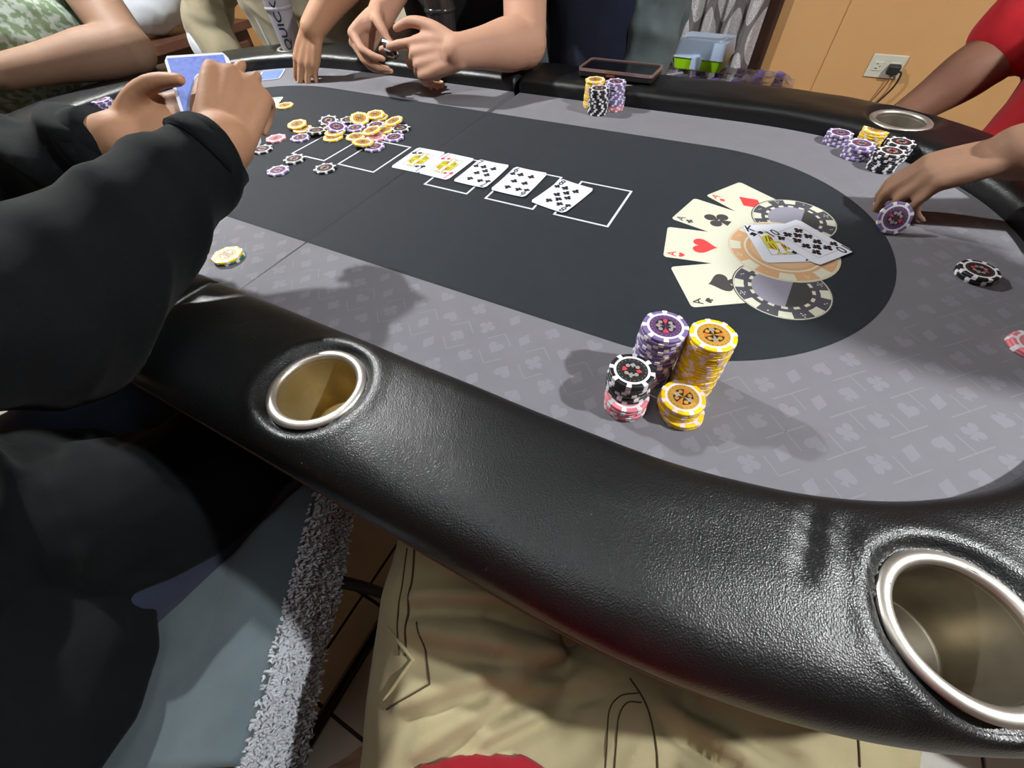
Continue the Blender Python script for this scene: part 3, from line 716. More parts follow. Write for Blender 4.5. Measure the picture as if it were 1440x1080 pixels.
card('J', 'club', 25.3, 7.3, .05, .02, 'jack of clubs, leftmost of the five community cards', .02)
card('J', 'diamond', 31.7, 7.1, .12, -.03, 'jack of diamonds overlapping the jack of clubs', .02)
card(7, 'club', 39.0, 7.0, .05, .0, 'seven of clubs in the middle of the community cards', .2)
card(6, 'club', 46.35, 6.9, .05, -.01, 'six of clubs, fourth of the community cards', .2)
card(8, 'club', 54.72, 5.46, .05, -.178, 'eight of clubs, tilted at the right end of the community cards', .2)
card('K', 'spade', 85.8, 5.4, .08, math.radians(27), 'king of spades half covered by the ten', .02)
card(10, 'club', 89.25, 7.1, .17, math.radians(53), 'ten of clubs lying across the king of spades', .05)
card('J', 'club', -44.3, 34.4, .08, math.radians(37), 'blue-backed card face down by the hand near the printed bottle', .05, back=True)

# ------------------------------------------------------------------ phone on the far rail
m_case = mat('black_phone_case', srgb(26, 25, 26), .45); m_pinkrim = mat('rose_metal_rim', srgb(206, 172, 166), .3, metal=.8); m_screen = mat('dark_screen', srgb(12, 13, 15), .12)
ph = thing('phone', 'dark phone in a black case with pale pink rim on the far rail', 'phone', (47.6, 52.3, 3.5), math.radians(-1.5))
put('case', *extrude(rrect(16.4, 7.9, .9), 0, 1.15), m_case, ph, local=True); bevel(ph.children[-1], .2)
def frame2(w, h, r, t, z0, z1):
    a, b = rrect(w, h, r), rrect(w-2*t, h-2*t, max(.1, r-t)); n = len(a)
    V = [(x, y, z0) for x, y in a]+[(x, y, z0) for x, y in b]+[(x, y, z1) for x, y in a]+[(x, y, z1) for x, y in b]; F = []
    for k in range(n): l = (k+1) % n; F += [(k, l, 2*n+l, 2*n+k), (n+l, n+k, 3*n+k, 3*n+l), (2*n+k, 2*n+l, 3*n+l, 3*n+k), (l, k, n+k, n+l)]
    return V, F
put('rim', *frame2(16.5, 8.0, .95, .28, 1.0, 1.5), m_pinkrim, ph, local=True); put('screen', *extrude(rrect(15.9, 7.4, .6), 1.1, 1.3), m_screen, ph, local=True)
put('side_button', *box(-1.6, .2, -4.12, -3.9, .45, .8), mat('copper_button', srgb(170, 96, 84), .4, metal=.5), ph, local=True)

# ------------------------------------------------------------------ chairs
def chair(x, y, rz, label, seat_m, leg_m, w=42, d=42, sled=False):
    t = thing('chair', label, 'chair', (x, y, ZF), rz, 'chairs around the table'); zs = 40
    bevel(put('seat', *box(-w/2, w/2, -d/2, d/2, zs-3.5, zs), seat_m, t, local=True), 1.0, 3)
    if sled:
        for s in (-1, 1):
            put('runner', *tube([(s*(w/2-2), d/2-2, zs-4, 1.1), (s*(w/2-2), d/2, 20, 1.1), (s*(w/2-2), d/2+1, 3, 1.1), (s*(w/2-2), d/2-3, 1.3, 1.3), (s*(w/2-2), -d/2+3, 1.3, 1.3), (s*(w/2-2), -d/2, 4, 1.1), (s*(w/2-2), -d/2+2, zs-4, 1.1)], n=8, sub=4), leg_m, t, smooth=True, local=True)
    else:
        for sx in (-1, 1):
            for sy in (-1, 1): put('leg', *tube([(sx*(w/2-3), sy*(d/2-3), zs-3.6, 1.7), (sx*(w/2-2), sy*(d/2-2), .2, 1.3)], n=8, sub=2, caps=False), leg_m, t, local=True, smooth=True)
    for s in (-1, 1): put('back_post', *tube([(s*(w/2-3), -d/2+1.5, zs-2, 1.5), (s*(w/2-3), -d/2-3, zs+22, 1.5), (s*(w/2-3), -d/2-7, zs+42, 1.4)], n=8, sub=4), leg_m, t, local=True, smooth=True)
    for z in (22, 34): 
        k = z/42; bevel(put('back_slat', *box(-w/2+3, w/2-3, -d/2-1.2-6*k, -d/2+.6-6*k, zs+z, zs+z+7), leg_m if not sled else seat_m, t, local=True), .5)
    return t

# ------------------------------------------------------------------ people
def skin(name, c, c2): return mat(name, c, .62, bump=(260, .25, .05), vary=(9, c2, .5), sss=.1, spec=.25)
sk_fair = skin('skin_fair', srgb(190, 148, 124), srgb(180, 136, 112))
sk_tan = skin('skin_tan', srgb(176, 134, 104), srgb(162, 120, 92))
sk_olive = skin('skin_olive', srgb(158, 124, 100), srgb(144, 110, 88))
sk_brown = skin('skin_brown', srgb(150, 116, 94), srgb(130, 98, 78))
sk_dark = skin('skin_dark', srgb(116, 82, 64), srgb(96, 64, 50))
m_hair = mat('dark_hair', srgb(28, 22, 20), .5, bump=(300, .6, .2)); m_nail = mat('fingernail', srgb(214, 176, 160), .3); m_eye = mat('eye', srgb(230, 226, 220), .2); m_iris = mat('iris', srgb(40, 26, 18), .2)
def cloth(name, c, c2=None, rough=.85, sheen=.12, sc=500): return mat(name, c, rough, bump=(sc, .3, .05), vary=(20, c2 or tuple(x*.85 for x in c[:3])+(1,), .6), sheen=sheen, spec=.12)

def nrm(v): v = np.array(v, float); return v/np.linalg.norm(v)
def hand(wr, d, n, right, curl, thumb=None, spread=1.0, s=1.0, curls=None):
    """five-fingered hand as tubes. d: towards the fingers, n: back of the hand. curl=(mcp, pip, dip) degrees or curls per finger (index..little)"""
    d = nrm(d); n = nrm(np.array(n, float)-d*np.dot(n, d)); t = np.cross(n, d) if right else np.cross(d, n)
    wr = np.array(wr, float); P = lambda a, b, c: wr+s*(a*d+b*t+c*n)
    S = []; nails = []
    mc = [(8.6, 2.7, .1), (9.0, .85, .25), (8.5, -1.0, .1), (7.8, -2.7, -.25)]
    ln = [(4.3, 2.6, 2.1), (4.8, 3.0, 2.2), (4.4, 2.8, 2.2), (3.5, 2.1, 1.9)]
    rr = [(.98, .86, .78, .62), (1.0, .88, .8, .64), (.96, .84, .76, .6), (.86, .74, .66, .54)]
    for i in range(4):
        a, b, c = mc[i]; r = rr[i]
        S.append(tube([(*P(-.5, b*.55, -.1), 1.5*s), (*P(3.5, b*.8, 0), 1.45*s), (*P(a*.75, b*.95, c*.6), 1.3*s), (*P(a, b, c), 1.15*s)], n=10, sub=4))
        cu = curls[i] if curls else curl; sp = math.radians((4, 1, -3, -8)[i])*spread
        f = nrm(d*math.cos(sp)+t*math.sin(sp)); p = np.array(P(a, b, c)); ang = 0; row = [(*p, r[0]*s)]
        for q in range(3):
            ang += math.radians(cu[q]); v = f*math.cos(ang)-n*math.sin(ang); p2 = p+v*ln[i][q]*s
            row.append((*(p*.5+p2*.5), (r[q]*.5+r[q+1]*.5)*s*.97)); row.append((*p2, r[q+1]*s)); p = p2
        S.append(tube(row, n=10, sub=3))
        nn = f*math.sin(ang)+n*math.cos(ang); nails.append((p-v*.55*s+nn*.36*s, v, nn, .5*s))
    S.append(ell(P(4.6, .1, -.2), np.array([4.6, 3.4, 1.35])*s, np.stack([d, t, n], 1)))
    S.append(ell(P(3.4, 2.5, -.9), np.array([3.2, 1.5, 1.5])*s, np.stack([d, t, n], 1)))
    th = thumb or [(1.2, 1.9, -.7), (4.2, 4.0, -1.6), (7.0, 5.0, -2.2), (9.6, 5.2, -2.4)]
    tr_ = (1.5, 1.2, .98, .74); S.append(tube([(*P(*q), tr_[k]*s) for k, q in enumerate(th)], n=10, sub=5))
    a, b = np.array(P(*th[-2])), np.array(P(*th[-1])); v = nrm(b-a); nn = nrm(t*.6+n*.6-v*np.dot(t*.6+n*.6, v)); nails.append((b-v*.4+nn*.45*s, v, nn, .62*s))
    return S, nails
def add_nails(nails, parent):
    for c, v, nn, r in nails:
        sd = np.cross(nn, v); put('fingernail', *ell(c, (r*.95, r*.75, .17), np.stack([v, sd, nn], 1), 10, 6), m_nail, parent, smooth=True)
def head_shapes(c, f, s=1.0):
    """head, c = centre, f = facing"""
    f = nrm((f[0], f[1], 0)); u = np.array([0, 0, 1.]); r = np.cross(f, u); c = np.array(c, float); R = np.stack([r, f, u], 1)
    S = [ell(c+u*2, np.array([7.6, 9.4, 9.6])*s, R), ell(c+f*1.8-u*5, np.array([5.8, 6.6, 6.6])*s, R), tube([(*(c+f*8.6+u*1.5), .9), (*(c+f*10.2-u*1.2), 1.2), (*(c+f*9.6-u*2.4), 1.5)], n=8), ell(c+f*7.6-u*5.6, (2.6, 1.2, .9), R)]
    for q in (-1, 1): S.append(ell(c+r*q*7.7-f*.5-u*.5, (1.1, 2, 3.2), R))
    return S
def head_parts(c, f, p, hair_m=None):
    f = nrm((f[0], f[1], 0)); u = np.array([0, 0, 1.]); r = np.cross(f, u); c = np.array(c, float); R = np.stack([r, f, u], 1)
    blob('hair', [ell(c+u*3.6-f*1.2, (8.5, 9.9, 9.3), R), ell(c-f*5-u*1, (7, 4.6, 7), R)], .7, hair_m or m_hair, p, 3)
    for q in (-1, 1):
        e = put('eye', *ell(c+r*q*3.2+f*8.0+u*.6, (1.25, .8, .75), R, 10, 6), m_eye, p, smooth=True)
        put('iris', *ell(c+r*q*3.2+f*8.55+u*.6, (.55, .35, .55), R, 8, 6), m_iris, e, smooth=True)
    put('mouth', *tube([(*(c-r*2.2+f*7.9-u*5.6), .35), (*(c+f*8.9-u*5.7), .5), (*(c+r*2.2+f*7.9-u*5.6), .35)], n=8), mat('lips', srgb(150, 84, 76), .4), p, smooth=True)
def arm(sh, el, wr, r=(5.2, 4.6, 4.3, 2.9)):
    sh, el, wr = map(np.array, (sh, el, wr)); m = lambda a, b, t: a*(1-t)+b*t
    return [tube([(*sh, r[0]), (*m(sh, el, .5), r[1]*1.04), (*el, r[1]*.95)], n=26, sub=4), tube([(*el, r[1]*.95), (*m(el, wr, .28), r[2]*1.08), (*m(el, wr, .65), (r[2]+r[3])/2*.98), (*wr, r[3])], n=26, sub=4), ell(el, (r[1]*1.0,)*3)]
def sleeve(sh, el, wr=None, r=(8, 7, 6), t_end=1.0):
    sh, el = np.array(sh, float), np.array(el, float)
    if wr is None: e = sh*(1-t_end)+el*t_end; return [tube([(*sh, r[0]), (*(sh*.5+e*.5), (r[0]+r[1])/2), (*e, r[1])], n=16, sub=4, caps=True)]
    wr = np.array(wr, float); return [tube([(*sh, r[0]), (*(sh*.5+el*.5), r[1]*1.02), (*el, r[1])], n=18, sub=4), tube([(*el, r[1]), (*(el*.5+wr*.5), (r[1]+r[2])/2), (*wr, r[2])], n=18, sub=5), ell(el, (r[1],)*3)]
def torso(c, sd, z0, z1, w, dpt, lean=(0, 0)):
    """trunk from hip height z0 to shoulder height z1; sd = vector to the figure's side"""
    c = np.array(c, float); L = np.array([lean[0], lean[1]]); rows = []
    for t, a, b in ((0, .95, 1.0), (.2, .95, 1.02), (.45, .93, .98), (.7, 1.0, 1.0), (.88, 1.02, .85), (1.0, .75, .62)):
        rows.append((c[0]+L[0]*t, c[1]+L[1]*t, z0+(z1-z0)*t, w*a, dpt*b))
    return [tube(rows, n=24, sub=4, side=(sd[0], sd[1], 0))]
def legs(hips, knees, feet, r=(9.5, 7.2, 5.2)):
    S = []
    for h, k, f in zip(hips, knees, feet):
        h, k, f = map(np.array, (h, k, f)); S.append(tube([(*h, r[0]), (*(h*.5+k*.5), (r[0]+r[1])/2+.4), (*k, r[1])], n=16, sub=4)); S.append(tube([(*k, r[1]), (*(k*.6+f*.4), r[1]*.9), (*f, r[2])], n=14, sub=4)); S.append(ell(k, (r[1],)*3))
    return S
def shoes(feet, f, p, m):
    f = nrm((f[0], f[1], 0))
    for q in feet:
        q = np.array(q, float); z = ZF
        blob('shoe', [tube([(*(q[:2]-f[:2]*5), z+3.8, 3.6, 3.6), (*(q[:2]+f[:2]*5), z+4.0, 4.2, 3.7), (*(q[:2]+f[:2]*14), z+3.2, 4.6, 3.0), (*(q[:2]+f[:2]*19), z+2.7, 3.6, 2.4)], n=14, side=(-f[1], f[0], 0))], .7, m, p, 3)
m_shoe = mat('dark_shoe', srgb(34, 32, 34), .6)
def person(label, loc): return thing('person', label, 'person', loc)
def sit(p, c, f, m, spread=11, knee=44, z=-26):
    """seated trousers and shoes; c = pelvis (x, y), f = facing"""
    f = nrm((f[0], f[1], 0)); s = np.array([f[1], -f[0], 0]); c = np.array([c[0], c[1], 0.])
    hips = [c+s*q*9+np.array([0, 0, z]) for q in (-1, 1)]; kn = [c+f*knee+s*q*spread+np.array([0, 0, z]) for q in (-1, 1)]; ft = [k+f*2+np.array([0, 0, ZF+7-z]) for k in kn]
    blob('trousers', legs(hips, kn, ft)+[ell(c+np.array([0, 0, z+1]), (17, 13, 9), np.stack([s, f, [0, 0, 1]], 1))], 1.0, m, p, 5, folds((f[0], f[1], .3), 7, .6, 3)); shoes(ft, f, p, m_shoe)

# --- P1: dealer in the black hoodie (near left)
m_hood = cloth('black_fleece', srgb(11, 14, 16), srgb(8, 11, 13), .9, .02); m_jean = cloth('blue_denim', srgb(46, 52, 70), srgb(36, 41, 56))
p = person('person in a black hoodie and jeans dealing cards with both hands', (6, -76, ZF))
RW, LW = (27.6, -25.8, 15.4), (14.4, -29.4, 15.2)
RS, LS = (27.4, -28.8, 14.8), (10.6, -31.6, 14.2)
blob('hoodie', torso((6, -78), (1, .25), -30, 31, 21, 15, (-1, 6))+sleeve((23, -68, 24), (27, -50, 9), RS, (8.6, 8.0, 4.1))+sleeve((-16, -62, 25), (-24, -42, 6), LS, (8.5, 7.6, 4.2))+[ell((4, -71, 34), (12, 9, 6)), tube([(6, -67, -20, 11), (20, -62, -20.5, 11.2), (25, -52, -20.5, 10), (26.5, -42, -20, 8.6)], n=16), ell((22, -82, -22.5), (19, 17, 10.5)), ell((10, -72, -20), (16, 14, 11))],
     .8, m_hood, p, 6, addf(folds((.5, .6, .5), 9, 1.3, 5), folds((.2, -.8, .6), 5, .7, 9)))
hr, nr = hand(RW, (-.30, .80, .46), (.60, -.15, .78), True, (60, 68, 38), s=.9, thumb=[(1.2, 1.9, -.7), (4.0, 3.4, -1.6), (6.8, 4.0, -2.2), (9.0, 4.2, -2.6)])
hl, nl = hand(LW, (.70, .68, .12), (-.47, .28, -.84), False, (4, 12, 12), s=.92, spread=.5, thumb=[(1.0, 1.8, -.6), (4.4, 2.8, -2.2), (7.8, 2.2, -3.5), (10.6, 1.2, -3.9)])
blob('body', hr+hl+[*arm((20, -68, 24), (27, -50, 9), RW, (4.2, 3.8, 3.5, 2.8)), *arm((-14, -63, 25), (-24, -42, 6), LW, (4.2, 3.8, 3.5, 2.8)), tube([(20, -68, 24, 4.4), (4, -69, 28, 6), (-14, -63, 25, 4.4)], n=12), tube([(6, -33, 12.8, 3.2), (*LW, 2.8)], n=12)]+head_shapes((3, -60, 47), (.1, 1))+[tube([(4, -68, 30, 6), (3, -63, 42, 5.6)], n=14)], .36, sk_tan, p, 5)
add_nails([nl[4]], p); head_parts((3, -60, 47), (.1, 1), p)
put('cuff', *tube([(*RS, 4.15), (*(np.array(RS)*.45+np.array(RW)*.55), 3.9)], n=20, sub=2, caps=False), m_hood, p, smooth=True)
put('cuff', *tube([(*LS, 4.2), (*(np.array(LS)*.4+np.array(LW)*.6), 3.8)], n=20, sub=2, caps=False), m_hood, p, smooth=True)
blob('jeans', legs([(-3, -72, -25), (20, -80, -26)], [(-10, -28, -22), (30, -24, -22)], [(-10, -24, -68), (31, -20, -68)], (9.6, 8, 6)), 1.0, m_jean, p, 5, folds((.3, 1, .2), 6, .6, 4)); shoes([(-10, -24, -68), (31, -20, -68)], (0, 1), p, m_shoe)
# the deck he deals from
Rm = Matrix(((.61, -.64, .47), (.79, .54, -.28), (-.07, .54, .84)))
for k in range(9):
    card('J', 'spade', 21.6+.47*(.055*k-.5)-.1*(k % 3), -21.3-.28*(.055*k-.5), 18.5+.84*(.055*k-.5), 0, 'blue-backed card in the deck held by the dealing hands' if k < 8 else 'top blue-backed card of the deck held by the dealing hands', 0.0, Rm, True, 'cards of the held deck')
Rm2 = Rm @ Matrix.Rotation(math.radians(-12), 3, 'Z')
card('J', 'spade', 24.6, -22.0, 16.85, 0, 'blue-backed card being slid off the deck to the right', 0.0, Rm2, True)

# --- photographer (only the lap and the shirt hem are in the photo)
m_khaki = cloth('khaki_twill', srgb(172, 162, 126), srgb(162, 151, 116), .8, .1, 700); m_red0 = cloth('dark_red_knit', srgb(140, 22, 34))
p0 = person('seated person in khaki cargo trousers and a red shirt at the near rail', (86, -74, ZF))
LAPLINES = [((63.5, -52.6), (71.5, -48.6), .8, 1.1), ((71.5, -48.6), (78.5, -46.8), .8, 1.0), ((68.0, -60.5), (73.8, -55.2), .8, .9), ((73.8, -55.2), (80.0, -49.6), .9, 1.2), ((71.5, -62.5), (77.0, -54.2), .8, .9), ((77.0, -54.2), (83.0, -50.0), .9, 1.2), ((76.0, -58.5), (81.5, -52.5), .7, .9), ((66.0, -54.8), (74.0, -52.2), .7, .7), ((74.0, -52.2), (80.0, -49.4), .7, .7), ((66.8, -47.2), (72.0, -45.8), .7, .6),
            ((90.5, -49.2), (95.6, -49.3), .75, 1.3), ((91.6, -46.4), (98.5, -44.6), .8, .8), ((93.0, -46.9), (99.8, -46.6), .8, .7)]
def lapfolds(q, n):
    # folds fan out from the crotch over both thighs
    dx, dy = q[:, 0]-88, q[:, 1]+47; a = np.arctan2(dy, dx); r = np.hypot(dx, dy)
    m = np.exp(-((r-19)/14)**2)*np.clip((q[:, 2]+26)/8, 0, 1)
    g = np.sin(a*23+1.3*np.sin(r*.21)+1.1*np.sin(a*6+2)); h = (.5+.5*g)**1.6*(.55+.45*np.sin(a*7+r*.12+1))
    side = np.where(q[:, 0] < 84, 1.0, .55)
    k = .9*m*side*(h-.3)
    top = np.clip((q[:, 2]+24)/6, 0, 1)
    for (x0, y0), (x1, y1), w, dep in LAPLINES:
        L = math.hypot(x1-x0, y1-y0); tx, ty = (x1-x0)/L, (y1-y0)/L
        u = (q[:, 0]-x0)*tx+(q[:, 1]-y0)*ty; v = -(q[:, 0]-x0)*ty+(q[:, 1]-y0)*tx
        e = np.exp(-np.clip(np.abs(u-L/2)-L*.4, 0, None)**2/3.0)
        k += top*e*dep*(-np.exp(-(v/w)**2)+.8*np.exp(-((v-1.7*w)/(1.3*w))**2))
    k += .5*np.exp(-((q[:, 0]-89)/2.6)**2)*np.exp(-((q[:, 1]+51)/7)**2)*np.clip((q[:, 2]+24)/6, 0, 1)      # fly flap
    k += .16*np.sin(q[:, 0]*.9+q[:, 1]*.5)*np.sin(q[:, 1]*.7-q[:, 0]*.2)
    return k
trs = blob('trousers', [tube([(80, -68, -27, 11.5), (74, -59, -25.5, 11.8), (67.5, -49.5, -25, 11.0), (62, -39, -25, 9.8), (55, -22, -25, 8)], n=24, sub=5), tube([(93, -68, -27, 11.5), (97.5, -57, -26, 11.8), (101.5, -45, -25.5, 10.6), (106, -33, -25.5, 9.4), (111, -20, -25.5, 8)], n=24, sub=5),
    ell((87, -62, -26), (18, 15, 10.5)), ell((88, -52, -24.5), (10, 10, 7.5)), tube([(55, -22, -25, 8), (54, -18, -45, 7), (54, -20, -68, 6)], n=14), tube([(111, -20, -25.5, 8), (112, -16, -45, 7), (112, -18, -68, 6)], n=14)], .5, m_khaki, p0, 8, lapfolds)
shoes([(54, -20, -68), (112, -18, -68)], (0, 1), p0, m_shoe)
blob('shirt', [tube([(87, -75, -24, 18, 13), (87, -73, -8, 17.5, 14), (86, -78, 12, 18, 13), (85, -83, 28, 19, 11), (85, -86, 34, 12, 8)], n=24, sub=4, side=(1, 0, 0)), ell((85, -65.3, -14.6), (15, 9.4, 2.6))]+sleeve((66, -85, 27), (61, -90, 4), None, (7.5, 6.5), 1)+sleeve((104, -85, 27), (110, -90, 4), None, (7.5, 6.5), 1), .9, m_red0, p0, 5, folds((0, .3, 1), 7, .5, 8))
blob('body', arm((66, -86, 26), (60, -92, -4), (63, -76, -22))+arm((104, -86, 26), (111, -92, -4), (109, -76, -22))+head_shapes((85, -90, 52), (-.1, 1))+[tube([(85, -87, 32, 6), (85, -89, 46, 5.6)], n=14)]+hand((63, -76, -22), (.2, .9, -.35), (-.4, .3, .9), False, (25, 30, 20))[0]+hand((109, -76, -22), (-.1, .9, -.35), (.4, .3, .9), True, (25, 30, 20))[0], .5, sk_olive, p0, 4)
head_parts((85, -90, 52), (-.1, 1), p0)
# seams, fly stitching and the cargo pocket, laid on the cloth
def on_cloth(o):
    dg = bpy.context.evaluated_depsgraph_get(); me = o.data
    off = np.array(o.parent.location); vs = [Vector(v.co)+Vector(off) for v in me.vertices]; bv = BVHTree.FromPolygons(vs, [tuple(f.vertices) for f in me.polygons])
    def f(x, y, lift=.08):
        h = bv.ray_cast(W(x, y, 5), Vector((0, 0, -1)))
        return None if h[0] is None else ((h[0].x*100), (h[0].y*100), (h[0].z-Z0)*100+lift)
    return f
oc = on_cloth(trs); m_seam = mat('dark_stitch', srgb(70, 58, 36), .9)
def seam(pts, r=.1, name='stitched_seam', m=None, lift=.05):
    path = cr([(x, y, 0) for x, y in pts], 8); q = [oc(a[0], a[1], lift) for a in path]; q = [a for a in q if a]
    if len(q) > 3: put(name, *tube([(*a, r) for a in q], n=6, sub=1), m or m_seam, p0, smooth=True)
seam([(59.4, -46.6), (61.2, -49.2), (63.3, -52.8), (65.4, -55.9)], .13); seam([(58.6, -47.4), (60.8, -51.0), (62.4, -53.6), (64.8, -56.2)], .1)
seam([(65.0, -53.1), (67.2, -54.8), (69.2, -56.6)], .09); seam([(69.2, -56.6), (68.0, -58.2), (66.2, -60.3)], .1)
seam([(61.8, -55.0), (64.3, -55.4), (66.4, -55.9)], .22, 'pocket_flap_edge', m_khaki, .1); seam([(66.4, -55.9), (65.9, -58.0), (65.4, -59.9)], .2, 'pocket_flap_edge', m_khaki, .1)
seam([(86.2, -55.5), (85.6, -53.0), (85.0, -50.5), (85.6, -48.9), (87.0, -47.9)], .07); seam([(86.9, -55), (86.2, -52.2), (85.9, -50.4), (86.3, -49.1), (87.4, -48.5)], .07); seam([(86.1, -47.1), (87.6, -48.2), (88.7, -49.6), (89.9, -52.0), (90.6, -55)], .1)
seam([(104.4, -42.0), (104.6, -44.2)], .08)

# --- P4: black T-shirt, hands clasped round chips
m_blk = cloth('black_cotton', srgb(22, 22, 24)); m_navy = cloth('navy_cotton', srgb(30, 36, 54), srgb(22, 26, 42))
p = person('person in a black T-shirt clasping chips with both hands', (-6, 82, ZF))
LW, RW = (17.0, 35.6, 9.0), (-7.6, 42.2, 12.4)
blob('t_shirt', torso((-8, 81), (1, 0), -30, 33, 19.5, 13, (1, -6))+sleeve((13, 75, 27), (24, 53, 10), None, (7.6, 6.2), .38)+sleeve((-25, 74, 27), (-9.5, 61, 21.5), None, (7.2, 6.0), .45), .9, m_blk, p, 5, folds((.3, .2, 1), 8, .5, 21))
hl, nl = hand(LW, (-.97, -.16, -.16), (.06, -.86, .50), False, (20, 35, 20), curls=[(0, 8, 6), (42, 48, 26), (54, 52, 28), (62, 54, 28)], spread=.4, s=1.12, thumb=[(1.2, 1.9, -.2), (5.0, 4.4, .2), (9.2, 5.8, .3), (12.8, 5.4, .2)])
hr, nr = hand(RW, (-.15, -.90, -.40), (-.92, .02, .38), True, (55, 35, 20), spread=1.2, s=1.06, curls=[(62, 30, 18), (64, 32, 18), (66, 34, 20), (66, 36, 22)], thumb=[(1.2, 1.9, -.7), (3.4, 3.4, -2.6), (4.8, 3.4, -5.0), (5.8, 2.8, -7.2)])
blob('body', arm((13, 76, 27), (25.5, 50.5, 7.9), LW, (5.4, 4.9, 4.5, 3.0))+arm((-25, 75, 27), (-9.5, 61, 21.5), RW, (5.2, 4.6, 4.2, 2.9))+hl+hr+head_shapes((-6, 74, 50), (0, -1))+[tube([(-6, 77, 32, 6), (-6, 75.5, 46, 5.6)], n=14)], .36, sk_fair, p, 5)
add_nails([nl[0], nl[4]]+nr[:1], p); head_parts((-6, 74, 50), (0, -1), p); sit(p, (-6, 84), (0, -1), m_jean)
for k in range(5): chip('black', -1.6+.33*k*.8, 35.6+.33*k*.2, 8.6-.05*k, '%s black chip of the few clasped between the two hands' % ('leftmost', 'second', 'middle', 'fourth', 'rightmost')[k], 'black chips clasped in the hands', True, (0, math.radians(78)), .3)
m_logo = mat('grey_shirt_print', srgb(120, 118, 118), .8)
lg = [tube([(-6.5+a*math.cos(t), 67.6, 11.2+a*math.sin(t), .14) for t in np.linspace(0, 6.28, 14)], n=5, sub=1) for a in (1.3, .7)]
put('shirt_print', *merge(lg), m_logo, p)

# --- P3: beige jacket
m_beige = cloth('beige_jacket', srgb(150, 142, 118), srgb(136, 128, 104)); m_whiteC = cloth('white_cotton', srgb(206, 212, 218))
p = person('person in a beige zip jacket lifting a face-down card', (-70, 82, ZF))
LW = (-26.6, 38.2, 10.0)
blob('jacket', torso((-71, 84), (1, .1), -30, 32, 26, 15, (0, -10))+sleeve((-48, 72, 27), (-22, 55, 21), None, (8.4, 6.8), .72)+sleeve((-94, 75, 26), (-110, 64, 2), (-104, 62, -12), (8, 7.5, 6.6)), .9, m_beige, p, 5, addf(folds((1, .2, .3), 9, .9, 31), folds((.3, .1, 1), 7, .5, 12)))
put('zip', *tube([(-82, 69.2, -26, .6), (-82, 66.4, -6, .6), (-81, 63.6, 12, .6), (-80, 62.6, 26, .6)], n=8), m_whiteC, p, smooth=True)
blob('shirt_hem', [ell((-111, 63, -4), (7, 7, 9))], .8, m_whiteC, p, 3, folds((1, .3, .3), 4, .6, 2))
hl, nl = hand(LW, (-.30, -.50, -.81), (.35, -.62, .70), False, (18, 26, 14), curls=[(22, 24, 12), (12, 22, 12), (10, 22, 14), (12, 26, 16)], spread=1.6, s=.9, thumb=[(1.2, 1.9, -.7), (4.2, 3.8, -1.8), (7.0, 4.4, -3.0), (9.6, 3.9, -4.2)])
blob('body', arm((-47, 72, 27), (-20.5, 53, 20.5), LW, (5.2, 4.8, 4.4, 2.8))+hl+hand((-101, 60, -17), (.6, -.7, -.3), (0, .1, 1), True, (15, 20, 15))[0]+arm((-93, 76, 25), (-110, 64, 2), (-101, 60, -17), (4.4, 4, 3.6, 2.9))+[tube([(-93, 76, 25, 4.4), (-70, 75, 28, 6), (-47, 72, 27, 4.6)], n=12)]+[tube([(-104, 62, -12, 3.2), (-101, 60, -17, 3)], n=12)]+head_shapes((-68, 68, 50), (.5, -1))+[tube([(-70, 73, 30, 6), (-68, 70, 46, 5.6)], n=14)], .36, sk_tan, p, 5)
add_nails(nl[:4], p); head_parts((-68, 68, 50), (.5, -1), p); sit(p, (-70, 86), (.3, -1), m_jean)

# --- P2: floral shirt, forearm folded on the left end of the rail
m_floral = mat('floral_shirt', srgb(142, 152, 142), .85, vary=(60, srgb(88, 106, 76), .1))
p = person('person in a pale green floral shirt leaning a folded arm on the rail', (-102, 6, ZF))
E2 = (-70.5, 16.5, 8.0)
blob('shirt', torso((-104, 4), (.2, 1), -30, 33, 22, 15, (4, 0))+sleeve((-95, 25, 27), E2, None, (8.4, 7.4), .3)+sleeve((-96, -17, 27), (-84, -34, 4), None, (8.4, 7.4), .5)+[ell((-90, 2, 10), (10, 17, 12))], .9, m_floral, p, 5, folds((.2, .3, 1), 7, .7, 41))
blob('body', arm((-96, 26, 27), E2, (-79, -8, 8.3), (6.2, 5.6, 5.0, 3.3))+arm((-96, -18, 27), (-84, -34, 4), (-88, -12, -6), (6, 5.4, 4.6, 3.1))+hand((-79, -8, 8.3), (-.1, -.98, .05), (.25, 0, .97), False, (22, 30, 20))[0]+hand((-88, -12, -6), (.1, .95, -.2), (.5, 0, .85), True, (25, 40, 25), s=.9)[0]+head_shapes((-96, 4, 50), (1, 0))+[tube([(-99, 4, 30, 6), (-97, 4, 46, 5.6)], n=14)], .42, skin('skin_umber', srgb(134, 106, 86), srgb(120, 92, 74)), p, 5)
head_parts((-96, 4, 50), (1, 0), p); sit(p, (-106, 4), (1, 0), m_navy)

